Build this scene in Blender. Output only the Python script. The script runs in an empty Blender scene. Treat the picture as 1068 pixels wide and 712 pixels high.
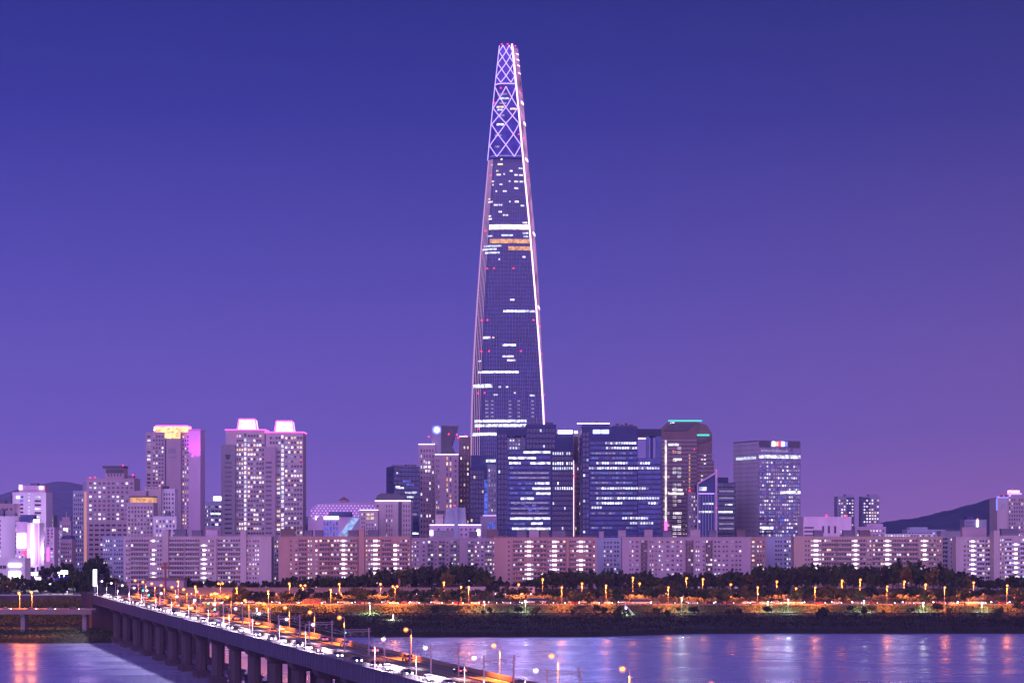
import bpy, math, random
from mathutils import Vector, Matrix, noise
R = math.radians
S = bpy.context.scene
COL = S.collection
F = 1900.0          # focal length in photo pixels (1068 wide)
HY, CX, CAMZ = 547.0, 534.0, 55.0

# ------------------------------------------------------------------ camera, sky, light
cd = bpy.data.cameras.new('camera'); cam = bpy.data.objects.new('camera', cd); COL.objects.link(cam)
cam.location = (0, 0, CAMZ); cam.rotation_euler = (R(90), 0, 0)
cd.sensor_width = 36; cd.lens = F / 1068 * 36; cd.shift_y = (HY - 356) / 1068
cd.clip_start = 1; cd.clip_end = 60000
S.camera = cam
S.view_settings.view_transform = 'Standard'; S.view_settings.look = 'None'
S.view_settings.exposure = 0.0; S.view_settings.gamma = 1.0; S.view_settings.use_curve_mapping = False
S.render.engine = 'CYCLES'
S.cycles.use_denoising = True
S.cycles.max_bounces = 5; S.cycles.diffuse_bounces = 2; S.cycles.glossy_bounces = 3; S.cycles.transparent_max_bounces = 4
S.cycles.volume_bounces = 1
S.cycles.sample_clamp_indirect = 4.0
S.cycles.use_light_tree = True

W = bpy.data.worlds.new('World'); S.world = W; W.use_nodes = True
nt = W.node_tree; N = nt.nodes; L = nt.links; N.clear()
def nd(t, **k):
    n = N.new(t)
    for a, b in k.items(): setattr(n, a, b)
    return n
def ramp(n, stops):
    e = n.color_ramp.elements
    while len(e) > 1: e.remove(e[-1])
    e[0].position, e[0].color = stops[0][0], (*stops[0][1], 1)
    for p, c in stops[1:]:
        x = e.new(p); x.color = (*c, 1)
out = nd('ShaderNodeOutputWorld'); bg = nd('ShaderNodeBackground')
tc = nd('ShaderNodeTexCoord'); sx = nd('ShaderNodeSeparateXYZ'); L.new(tc.outputs['Generated'], sx.inputs[0])
m1 = nd('ShaderNodeMapRange'); m1.inputs[1].default_value = 0; m1.inputs[2].default_value = 0.6
L.new(sx.outputs['Z'], m1.inputs[0])
r1 = nd('ShaderNodeValToRGB'); L.new(m1.outputs[0], r1.inputs[0])
ramp(r1, [(0, (.28, .155, .60)), (.03, (.245, .140, .59)), (.085, (.168, .112, .56)), (.215, (.088, .071, .46)),
          (.365, (.031, .035, .325)), (.46, (.016, .024, .245)), (.75, (.022, .021, .17)), (1, (.016, .016, .13))])
m2 = nd('ShaderNodeMapRange'); m2.inputs[1].default_value = -0.3; m2.inputs[2].default_value = 0.3
L.new(sx.outputs['X'], m2.inputs[0])
r2 = nd('ShaderNodeValToRGB'); L.new(m2.outputs[0], r2.inputs[0])
ramp(r2, [(0, (1.0, 1.0, 1.0)), (.5, (.98, .95, .92)), (1, (1.22, .97, .74))])
mx = nd('ShaderNodeMixRGB', blend_type='MULTIPLY'); mx.inputs[0].default_value = 1
L.new(r1.outputs[0], mx.inputs[1]); L.new(r2.outputs[0], mx.inputs[2])
# the afterglow behind the photographer
m3 = nd('ShaderNodeMapRange', interpolation_type='SMOOTHSTEP'); m3.inputs[1].default_value = 0.1; m3.inputs[2].default_value = -0.8
L.new(sx.outputs['Y'], m3.inputs[0])
gl = nd('ShaderNodeMixRGB', blend_type='MIX'); gl.inputs[1].default_value = (0, 0, 0, 1); gl.inputs[2].default_value = (1.18, .68, 1.74, 1)
L.new(m3.outputs[0], gl.inputs[0])
ad = nd('ShaderNodeMixRGB', blend_type='ADD'); ad.inputs[0].default_value = 1
L.new(mx.outputs[0], ad.inputs[1]); L.new(gl.outputs[0], ad.inputs[2])
# a trace of the real twilight sky
sk = nd('ShaderNodeTexSky', sky_type='NISHITA'); sk.sun_disc = False; sk.sun_elevation = R(2); sk.sun_rotation = R(205)
ad2 = nd('ShaderNodeMixRGB', blend_type='ADD'); ad2.inputs[0].default_value = .004
L.new(ad.outputs[0], ad2.inputs[1]); L.new(sk.outputs[0], ad2.inputs[2])
L.new(ad2.outputs[0], bg.inputs[0]); bg.inputs[1].default_value = 1.0
L.new(bg.outputs[0], out.inputs[0])
sd = bpy.data.lights.new('dusk_sun', 'SUN'); sd.energy = .22; sd.angle = R(25); sd.color = (1, .72, .95)
so = bpy.data.objects.new('dusk_sun', sd); COL.objects.link(so); so.rotation_euler = (R(62), 0, R(-25))

# ------------------------------------------------------------------ helpers
def lin(r, g, b):
    f = lambda c: (c / 255) / 12.92 if c <= 10 else ((c / 255 + .055) / 1.055) ** 2.4
    return (f(r), f(g), f(b))
def px(x, y, d): return Vector(((x - CX) * d / F, d, CAMZ - (y - HY) * d / F))

class MB:
    def __init__(s): s.v = []; s.f = []; s.m = []
    def quad(s, a, b, c, d, m=0):
        i = len(s.v); s.v += [tuple(a), tuple(b), tuple(c), tuple(d)]; s.f.append((i, i+1, i+2, i+3)); s.m.append(m)
    def poly(s, pts, m=0):
        i = len(s.v); s.v += [tuple(p) for p in pts]; s.f.append(tuple(range(i, i+len(pts)))); s.m.append(m)
    def box(s, x0, x1, y0, y1, z0, z1, m=0, bottom=True):
        i = len(s.v)
        s.v += [(x0,y0,z0),(x1,y0,z0),(x1,y1,z0),(x0,y1,z0),(x0,y0,z1),(x1,y0,z1),(x1,y1,z1),(x0,y1,z1)]
        fs = [(0,1,5,4),(1,2,6,5),(2,3,7,6),(3,0,4,7),(4,5,6,7)] + ([(3,2,1,0)] if bottom else [])
        for f in fs: s.f.append(tuple(i+k for k in f)); s.m.append(m)
        return s
    def prism(s, pts, a, b, axis='z', m=0):
        """extrude a 2-D polygon; axis z: pts are (x,y); axis y: pts are (x,z)"""
        P = (lambda p, t: (p[0], p[1], t)) if axis == 'z' else ((lambda p, t: (p[0], t, p[1])) if axis == 'y' else (lambda p, t: (t, p[0], p[1])))
        n = len(pts); i = len(s.v)
        s.v += [P(p, a) for p in pts] + [P(p, b) for p in pts]
        for k in range(n):
            j = (k+1) % n; s.f.append((i+k, i+j, i+n+j, i+n+k)); s.m.append(m)
        s.f.append(tuple(i+k for k in range(n-1, -1, -1))); s.m.append(m)
        s.f.append(tuple(i+n+k for k in range(n))); s.m.append(m)
        return s
    def tube(s, p, q, r0, r1=None, n=6, m=0):
        r1 = r0 if r1 is None else r1
        p, q = Vector(p), Vector(q); d = (q-p).normalized()
        a = d.orthogonal().normalized(); b = d.cross(a); i = len(s.v)
        for c, r in ((p, r0), (q, r1)):
            for k in range(n):
                t = 2*math.pi*k/n; s.v.append(tuple(c + r*(a*math.cos(t)+b*math.sin(t))))
        for k in range(n):
            j = (k+1) % n; s.f.append((i+k, i+j, i+n+j, i+n+k)); s.m.append(m)
        s.f.append(tuple(i+k for k in range(n-1, -1, -1))); s.m.append(m)
        s.f.append(tuple(i+n+k for k in range(n))); s.m.append(m)
        return s
    def ball(s, c, r, m=0, n=8, k=5, sz=1.0):
        i = len(s.v); c = Vector(c)
        s.v.append((c.x, c.y, c.z - r*sz))
        for a in range(1, k):
            ph = -math.pi/2 + math.pi*a/k
            for b in range(n):
                t = 2*math.pi*b/n; s.v.append((c.x+r*math.cos(ph)*math.cos(t), c.y+r*math.cos(ph)*math.sin(t), c.z+r*sz*math.sin(ph)))
        s.v.append((c.x, c.y, c.z + r*sz)); top = len(s.v)-1
        for b in range(n):
            s.f.append((i, i+1+(b+1) % n, i+1+b)); s.m.append(m)
            s.f.append((top, i+1+(k-2)*n+b, i+1+(k-2)*n+(b+1) % n)); s.m.append(m)
        for a in range(k-2):
            for b in range(n):
                s.f.append((i+1+a*n+b, i+1+a*n+(b+1) % n, i+1+(a+1)*n+(b+1) % n, i+1+(a+1)*n+b)); s.m.append(m)
        return s
    def mesh(s, name, mats):
        me = bpy.data.meshes.new(name); me.from_pydata(s.v, [], s.f)
        for m in (mats if isinstance(mats, (list, tuple)) else [mats]): me.materials.append(m)
        if any(s.m): me.polygons.foreach_set('material_index', s.m)
        me.update(); return me
    def build(s, name, mats, parent=None):
        return link(name, s.mesh(name, mats), parent)
def link(name, me, parent=None, loc=None, rz=None):
    o = bpy.data.objects.new(name, me); COL.objects.link(o)
    if parent: o.parent = parent
    if loc is not None: o.location = loc
    if rz is not None: o.rotation_euler = (0, 0, rz)
    return o
def tag(o, label, cat, group=None, kind=None):
    if label: o['label'] = label
    if cat: o['category'] = cat
    if group: o['group'] = group
    if kind: o['kind'] = kind
    return o
def struct(o, kind='structure'): o['kind'] = kind; return o
def empty(name, label, cat, loc, rz=0, group=None):
    o = bpy.data.objects.new(name, None); COL.objects.link(o); o.location = loc; o.rotation_euler = (0, 0, rz)
    o.empty_display_size = 1
    return tag(o, label, cat, group)
def copy_tree(o, parent=None):
    c = o.copy(); COL.objects.link(c)
    if parent: c.parent = parent
    for ch in KIDS.get(o.name, []) or list(o.children): copy_tree(ch, c)
    return c
KIDS = {}
ORD = ['first','second','third','fourth','fifth','sixth','seventh','eighth','ninth','tenth','eleventh','twelfth','thirteenth','fourteenth','fifteenth','sixteenth','seventeenth','eighteenth','nineteenth','twentieth']
def nth(i):
    if i < 20: return ORD[i]
    n = i + 1
    tens = {2: 'twenty', 3: 'thirty', 4: 'forty', 5: 'fifty', 6: 'sixty', 7: 'seventy', 8: 'eighty', 9: 'ninety'}[n // 10]
    return {2: 'twentieth', 3: 'thirtieth', 4: 'fortieth', 5: 'fiftieth', 6: 'sixtieth', 7: 'seventieth', 8: 'eightieth', 9: 'ninetieth'}[n // 10] if n % 10 == 0 else tens + '-' + ORD[n % 10 - 1]

# ------------------------------------------------------------------ materials
def mat(name, col, rough=.8, metal=0, var=.12, scale=.12, spec=.3, bump=0, streak=False):
    m = bpy.data.materials.new(name); m.use_nodes = True; t = m.node_tree
    b = t.nodes['Principled BSDF']; b.inputs['Roughness'].default_value = rough; b.inputs['Metallic'].default_value = metal
    b.inputs['Specular IOR Level'].default_value = spec
    g = t.nodes.new('ShaderNodeNewGeometry'); n = t.nodes.new('ShaderNodeTexNoise')
    n.inputs['Scale'].default_value = scale; n.inputs['Detail'].default_value = 4; n.inputs['Roughness'].default_value = .65
    if streak:
        mp = t.nodes.new('ShaderNodeMapping'); mp.inputs['Scale'].default_value = (1, 1, .12)
        t.links.new(g.outputs['Position'], mp.inputs[0]); t.links.new(mp.outputs[0], n.inputs['Vector'])
    else: t.links.new(g.outputs['Position'], n.inputs['Vector'])
    mr = t.nodes.new('ShaderNodeMapRange'); mr.inputs[1].default_value = .25; mr.inputs[2].default_value = .75
    mr.inputs[3].default_value = 1 - var; mr.inputs[4].default_value = 1 + var
    t.links.new(n.outputs['Fac'], mr.inputs[0])
    mu = t.nodes.new('ShaderNodeMixRGB'); mu.blend_type = 'MULTIPLY'; mu.inputs[0].default_value = 1; mu.inputs[1].default_value = (*col, 1)
    t.links.new(mr.outputs[0], mu.inputs[2]); t.links.new(mu.outputs[0], b.inputs['Base Color'])
    if bump:
        bp = t.nodes.new('ShaderNodeBump'); bp.inputs['Strength'].default_value = bump; t.links.new(n.outputs['Fac'], bp.inputs['Height'])
        t.links.new(bp.outputs[0], b.inputs['Normal'])
    return m
def glow(name, col, s, var=0, scale=.35, sample='NONE'):
    m = bpy.data.materials.new(name); m.use_nodes = True; t = m.node_tree
    b = t.nodes['Principled BSDF']; b.inputs['Base Color'].default_value = (*[c*.2 for c in col], 1); b.inputs['Roughness'].default_value = .5
    b.inputs['Emission Color'].default_value = (*col, 1); b.inputs['Emission Strength'].default_value = s
    if var:   # uneven rooms behind the glass
        g = t.nodes.new('ShaderNodeNewGeometry'); n = t.nodes.new('ShaderNodeTexNoise'); n.inputs['Scale'].default_value = scale
        n.inputs['Detail'].default_value = 1
        t.links.new(g.outputs['Position'], n.inputs['Vector'])
        mr = t.nodes.new('ShaderNodeMapRange'); mr.inputs[1].default_value = .3; mr.inputs[2].default_value = .7
        mr.inputs[3].default_value = s*(1-var); mr.inputs[4].default_value = s*(1+var)
        t.links.new(n.outputs['Fac'], mr.inputs[0]); t.links.new(mr.outputs[0], b.inputs['Emission Strength'])
    m.cycles.emission_sampling = sample
    return m
def curtain(name, glass, rough=.12, spec=.9, metal=.0):
    m = bpy.data.materials.new(name); m.use_nodes = True; t = m.node_tree; b = t.nodes['Principled BSDF']
    b.inputs['Roughness'].default_value = rough; b.inputs['Specular IOR Level'].default_value = spec; b.inputs['Metallic'].default_value = metal
    g = t.nodes.new('ShaderNodeNewGeometry'); mp = t.nodes.new('ShaderNodeMapping'); mp.inputs['Scale'].default_value = (.42, .42, .27)
    t.links.new(g.outputs['Position'], mp.inputs[0])
    v = t.nodes.new('ShaderNodeTexVoronoi'); v.inputs['Scale'].default_value = .8; t.links.new(mp.outputs[0], v.inputs['Vector'])
    mr = t.nodes.new('ShaderNodeMapRange'); mr.inputs[3].default_value = .6; mr.inputs[4].default_value = 1.5
    sp = t.nodes.new('ShaderNodeSeparateColor'); t.links.new(v.outputs['Color'], sp.inputs[0]); t.links.new(sp.outputs[0], mr.inputs[0])
    mu = t.nodes.new('ShaderNodeMixRGB'); mu.blend_type = 'MULTIPLY'; mu.inputs[0].default_value = 1; mu.inputs[1].default_value = (*glass, 1)
    t.links.new(mr.outputs[0], mu.inputs[2]); t.links.new(mu.outputs[0], b.inputs['Base Color'])
    return m
M = dict(
    wall_white=mat('pale_render', (.68, .65, .70), streak=True), wall_salmon=mat('salmon_render', (.47, .29, .25), streak=True),
    wall_pink=mat('pinkish_render', (.50, .42, .43), streak=True), wall_tan=mat('tan_render', (.48, .36, .30), streak=True),
    wall_blue=mat('bluish_render', (.36, .40, .52), streak=True), wall_grey=mat('grey_render', (.30, .29, .33), streak=True),
    wall_mauve=mat('mauve_render', (.42, .33, .38), streak=True), wall_brown=mat('brown_stone', (.19, .135, .135), streak=True),
    wall_dark=mat('dark_cladding', (.11, .11, .14), streak=True), wall_navy=mat('navy_cladding', (.07, .09, .21), streak=True),
    wall_shop=mat('floodlit_look_pink_panel', (.80, .62, .74), streak=True), wall_violet=mat('violet_panel', (.55, .42, .56), streak=True), wall_steel=mat('steel_panel', (.30, .29, .40), rough=.5, streak=True),  # shop panel colour is brightened to look floodlit
    clad_pale=mat('pale_steel_cladding', (.46, .44, .54), rough=.5, streak=True), roof=mat('roof_felt', (.13, .11, .13)), tank=mat('roof_tank', (.17, .16, .22)),
    frame=mat('window_frame', (.36, .33, .36), var=.05), glass=curtain('dark_window_glass', (.025, .025, .05)),
    glass_blue=curtain('blue_curtain_glass', (.02, .045, .17), metal=.25), glass_deep=curtain('deep_blue_glass', (.015, .035, .11), metal=.2),
    glass_teal=curtain('teal_glass', (.02, .05, .08), metal=.2), glass_grey=curtain('grey_glass', (.15, .14, .24), metal=.35),
    spandrel=mat('blue_spandrel', (.035, .05, .15), rough=.4), spandrel_d=mat('dark_spandrel', (.03, .04, .09), rough=.4),
    concrete=mat('bridge_concrete', (.26, .22, .22), bump=.2, scale=.5, streak=True), pier=mat('pier_concrete', (.075, .052, .06), scale=.4, var=.3, streak=True),
    fascia=mat('painted_girder', (.075, .065, .105), rough=.55, scale=.5, var=.2, streak=True),
    asphalt_worn=mat('worn_bridge_asphalt', (.11, .105, .105), scale=.5, var=.3), asphalt=mat('asphalt', (.055, .052, .055), scale=.4, var=.25), paint=mat('road_paint', (.7, .7, .68), var=.1),
    ballast=mat('track_ballast', (.035, .03, .03), scale=2, var=.4), steel=mat('galvanised_steel', (.35, .34, .36), rough=.5, metal=.4),
    pole=mat('lamp_pole_steel', (.38, .34, .33), rough=.55), rust=mat('rusty_red_steel', (.30, .11, .09), rough=.7),
    mast=mat('catenary_mast_steel', (.33, .25, .30), rough=.6), barrier=mat('noise_wall', (.24, .18, .16), streak=True),
    soil=mat('dark_soil_grass', (.022, .026, .016), scale=.08, var=.5), grass=mat('park_grass', (.06, .11, .025), scale=.2, var=.4),
    bark=mat('bark', (.07, .05, .04)), hill=mat('haze_tinted_wooded_hill', (.035, .055, .095), scale=.02, var=.5, bump=.4),  # blue of distance haze is mixed into the hill colour
    hill_far=mat('haze_tinted_far_wooded_hill', (.17, .17, .27), scale=.01, var=.3),  # pale far-hill colour has the haze put into it
    rubber=mat('tyre_rubber', (.02, .02, .02)), white_paint=mat('white_paint', (.75, .75, .75), rough=.4),
    lit_white=glow('lit_white_room', (1, .86, .95), 1.15, .6), lit_cool=glow('lit_cool_room', (.72, .80, 1), 1.0, .6),
    lit_warm=glow('lit_warm_room', (1, .72, .50), 1.0, .6), lit_amber=glow('lit_amber_room', (1, .50, .20), .75, .5),
    lit_dim=glow('dim_room', (.62, .55, .85), .33, .6), lit_sea=glow('faint_cyan_blue_room', (.16, .34, 1), .34, .7), lit_blue=glow('blue_lit_room', (.12, .20, 1), .55, .8),
    lit_strip=glow('bright_office_floor', (.82, .88, 1), 1.5, .8, .3), stair=glow('bright_stair_window', (1, .90, 1), 2.6, .35),
    led_white=glow('white_led', (1, .80, 1), 2.4), led_edge=glow('pink_white_edge_light', (1, .62, .86), 3.0), led_blue=glow('blue_led', (.13, .16, 1), 2.2),
    led_violet=glow('violet_led', (.50, .28, 1), 1.9), led_pink=glow('magenta_led', (1, .12, .72), 2.4), led_teal=glow('teal_led', (.10, .85, .70), 1.0),
    led_red=glow('red_beacon_glass', (1, .02, .08), 5.0), sign_white=glow('white_sign', (.95, .92, 1), 5.0), sign_blue=glow('blue_white_sign', (.45, .5, 1), 4.0),
    crown_pink=glow('pink_white_crown', (1, .62, .95), 1.9, .35, .3), crown_gold=glow('gold_crown', (1, .50, .20), 1.9, .6, .3),
    halo_na=None, halo_hal=None, na=glow('sodium_lamp_glass', (1, .30, .05), 6), halide=glow('white_lamp_glass', (1, .85, 1), 8), green_sig=glow('green_signal', (.05, 1, .65), 12),
    head=glow('headlight_glass', (1, .88, .95), 14), tail=glow('tail_light_glass', (1, .05, .04), 9),
)

def halo_glow(name, col, s):
    """the glow around a lamp, drawn as an emitting ball rather than a real globe"""
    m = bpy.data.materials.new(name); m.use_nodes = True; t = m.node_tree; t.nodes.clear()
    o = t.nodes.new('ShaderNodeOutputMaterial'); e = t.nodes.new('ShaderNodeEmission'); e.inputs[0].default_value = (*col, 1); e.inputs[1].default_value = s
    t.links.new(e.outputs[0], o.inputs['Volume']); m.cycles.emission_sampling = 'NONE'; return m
M['halo_na'] = halo_glow('amber_halo_ball', (1, .20, .02), .85); M['halo_hal'] = halo_glow('white_halo_ball', (1, .70, 1), .5)  # luminous balls added as the halo round each lamp core
# ------------------------------------------------------------------ the setting: ground, river, roads, hills
def smooth(a, b, t):
    t = max(0, min(1, (t-a)/(b-a))); return t*t*(3-2*t)
def shore(x):
    y = 846 + 46*smooth(-205, -120, x) + 30*smooth(20, 110, x)
    return y + 2.5*noise.noise((x*.04, 0, 3)) + 1.2*noise.noise((x*.15, 0, 7))
def gz(x, y):
    s = y - shore(x)
    z = -3 + 3*smooth(-14, 0, s) if s < 0 else 2.4*smooth(0, 9, s) + 1.0*smooth(9, 60, s)
    z += 1.6*smooth(985, 1040, y) + 3.0*smooth(1044, 1064, y) + 2.5*smooth(1104, 1135, y) + .5*smooth(1170, 1200, y)
    z += (1-smooth(-228, -206, x))*smooth(989, 998, y)*max(0, 14.9-z)*(1-smooth(1180, 1240, y))
    z += (1-smooth(-222, -206, x))*smooth(932, 984, y)*(1-smooth(989, 991, y))*9
    if s > 4 and y < 930: z += .5*noise.noise((x*.03, y*.03, 1))
    return z
xs = [-9000, -4000, -2000, -1200, -800, -600] + [-480 + 8*i for i in range(121)] + [600, 800, 1200, 2000, 4000, 9000]
ys = [800, 820, 830, 836] + [840 + 3*i for i in range(40)] + [964, 972, 980, 985, 988, 990, 993, 998, 1010, 1024] + [1036, 1044, 1050, 1056, 1064, 1084, 1104, 1112, 1120, 1128, 1135, 1152, 1170, 1180, 1190, 1200, 1400, 2000, 4000, 9900]
g = MB()
for y in ys:
    for x in xs: g.v.append((x, y, gz(x, y)))
nx = len(xs)
for j in range(len(ys)-1):
    for i in range(nx-1): g.f.append((j*nx+i, j*nx+i+1, (j+1)*nx+i+1, (j+1)*nx+i)); g.m.append(0)
struct(g.build('ground', M['soil']))
g = MB(); g.quad((-9000, -600, 3), (9000, -600, 3), (9000, 60, 3), (-9000, 60, 3)); g.quad((-9000, 60, 3), (9000, 60, 3), (9000, 70, -2), (-9000, 70, -2))
struct(g.build('near_bank', M['soil']))

wm = bpy.data.materials.new('river_water'); wm.use_nodes = True; t = wm.node_tree; b = t.nodes['Principled BSDF']
b.inputs['Metallic'].default_value = .42; b.inputs['Base Color'].default_value = (.37, .41, .72, 1); b.inputs['Roughness'].default_value = .17; b.inputs['IOR'].default_value = 1.45
b.inputs['Specular IOR Level'].default_value = .8
gn = t.nodes.new('ShaderNodeNewGeometry'); mp = t.nodes.new('ShaderNodeMapping'); mp.inputs['Scale'].default_value = (.035, .28, 1)
t.links.new(gn.outputs['Position'], mp.inputs[0])
n1 = t.nodes.new('ShaderNodeTexNoise'); n1.inputs['Scale'].default_value = 1; n1.inputs['Detail'].default_value = 5; n1.inputs['Roughness'].default_value = .6
t.links.new(mp.outputs[0], n1.inputs['Vector'])
bp = t.nodes.new('ShaderNodeBump'); bp.inputs['Strength'].default_value = .10; bp.inputs['Distance'].default_value = 1.0
t.links.new(n1.outputs['Fac'], bp.inputs['Height']); t.links.new(bp.outputs[0], b.inputs['Normal'])
mp2 = t.nodes.new('ShaderNodeMapping'); mp2.inputs['Scale'].default_value = (.006, .03, 1); t.links.new(gn.outputs['Position'], mp2.inputs[0])
n2 = t.nodes.new('ShaderNodeTexNoise'); n2.inputs['Scale'].default_value = 1; n2.inputs['Detail'].default_value = 3; t.links.new(mp2.outputs[0], n2.inputs['Vector'])
mr = t.nodes.new('ShaderNodeMapRange'); mr.inputs[1].default_value = .3; mr.inputs[2].default_value = .7; mr.inputs[3].default_value = .20; mr.inputs[4].default_value = .34
t.links.new(n2.outputs['Fac'], mr.inputs[0]); t.links.new(mr.outputs[0], b.inputs['Roughness'])
g = MB(); g.quad((-2500, 60, 0), (2500, 60, 0), (2500, 1000, 0), (-2500, 1000, 0)); struct(g.build('river', wm))

def road(name, y0, y1, z, x0=-1500, x1=1500):
    g = MB(); g.box(x0, x1, y0, y1, z-.3, z); struct(g.build(name, M['asphalt']))
    k = MB(); k.box(x0, x1, y0-.5, y0-.002, z-.3, z+.14); k.box(x0, x1, y1+.002, y1+.5, z-.3, z+.14); struct(k.build('kerb', M['concrete']))
    p = MB(); n = 4
    for i in range(1, n):
        y = y0 + (y1-y0)*i/n
        if i == n//2:
            p.quad((x0, y-.25, z+.004), (x1, y-.25, z+.004), (x1, y-.1, z+.004), (x0, y-.1, z+.004)); p.quad((x0, y+.1, z+.004), (x1, y+.1, z+.004), (x1, y+.25, z+.004), (x0, y+.25, z+.004))
        else:
            x = -500
            while x < 500: p.quad((x, y-.08, z+.004), (x+5, y-.08, z+.004), (x+5, y+.08, z+.004), (x, y+.08, z+.004)); x += 13
    struct(p.build('road_marking', M['paint']))
road('expressway', 1070, 1088, 8.35, -205); road('upper_road', 1146, 1160, 10.75, -205)
g = MB(); g.box(-420, 420, 1030.5, 1033.0, 4.6, 5.3); struct(g.build('cycle_path', M['asphalt']))

def ridge(name, d, pts, thick, m, seed, z0=0):
    g = MB(); n = 160; P = []
    for i in range(n+1):
        x = pts[0][0] + (pts[-1][0]-pts[0][0])*i/n
        for (a, ya), (b_, yb) in zip(pts, pts[1:]):
            if a <= x <= b_: y = ya + (yb-ya)*smooth(a, b_, x)*.5 + (yb-ya)*.5*(x-a)/(b_-a); break
        y += .9*noise.noise((x*.09, seed, 0)) + .6*noise.noise((x*.4, seed, 4))
        P.append(px(x, y, d))
    rows = 14; rad = thick
    for j in range(rows+1):
        a = j/rows
        for p in P:
            h = (p.z-z0)*(1-(1-a)**2)
            w = noise.noise((p.x*.004, a*4, seed))*.06*(p.z-z0)*(1-a)*4*a
            g.v.append((p.x, d - rad*(1-a), z0 + h + w))
    for p in P: g.v.append((p.x, d+rad, z0))
    for j in range(rows+1):
        for i in range(n): q = j*(n+1)+i; g.f.append((q, q+1, q+n+2, q+n+1)); g.m.append(0)
    struct(g.build(name, m))
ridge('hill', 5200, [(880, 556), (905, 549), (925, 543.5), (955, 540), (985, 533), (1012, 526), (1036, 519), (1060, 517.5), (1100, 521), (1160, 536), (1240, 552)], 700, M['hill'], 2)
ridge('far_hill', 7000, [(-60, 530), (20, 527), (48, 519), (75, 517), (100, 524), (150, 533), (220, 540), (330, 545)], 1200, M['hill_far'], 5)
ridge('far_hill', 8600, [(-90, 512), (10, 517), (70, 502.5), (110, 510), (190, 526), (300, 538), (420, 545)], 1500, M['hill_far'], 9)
# ------------------------------------------------------------------ buildings
WCACHE = {}
def win_mb(w, h, lit, g=None, o=(0, 0, 0), rz=0):
    """one window in its own frame, facing -y, centred on o: slots 0 frame, 1 pane"""
    mb = MB(); t = min(.14, w*.12)
    if lit: mb.quad((-w/2, -.06, -h/2), (w/2, -.06, -h/2), (w/2, -.06, h/2), (-w/2, -.06, h/2), 1)
    else: mb.quad((-w/2+t, -.05, -h/2+t), (w/2-t, -.05, -h/2+t), (w/2-t, -.05, h/2-t), (-w/2+t, -.05, h/2-t), 1)
    for x0, x1, z0, z1 in ((-w/2-t*.5, w/2+t*.5, h/2-t*.2, h/2+t), (-w/2-t*.5, w/2+t*.5, -h/2-t, -h/2+t*.2)):
        mb.box(x0, x1, -.2, -.01, z0, z1, 0)
    for x in (-w/2, w/2): mb.box(x-t*.4, x+t*.4, -.16, -.01, -h/2+t*.2, h/2-t*.2, 0, False)
    if w > 2.2:
        for k in range(1, int(w/1.5)): x = -w/2 + w*k/int(w/1.5); mb.box(x-.06, x+.06, -.13, -.061, -h/2+t*.2, h/2-t*.2, 0, False)
    return mb
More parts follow.
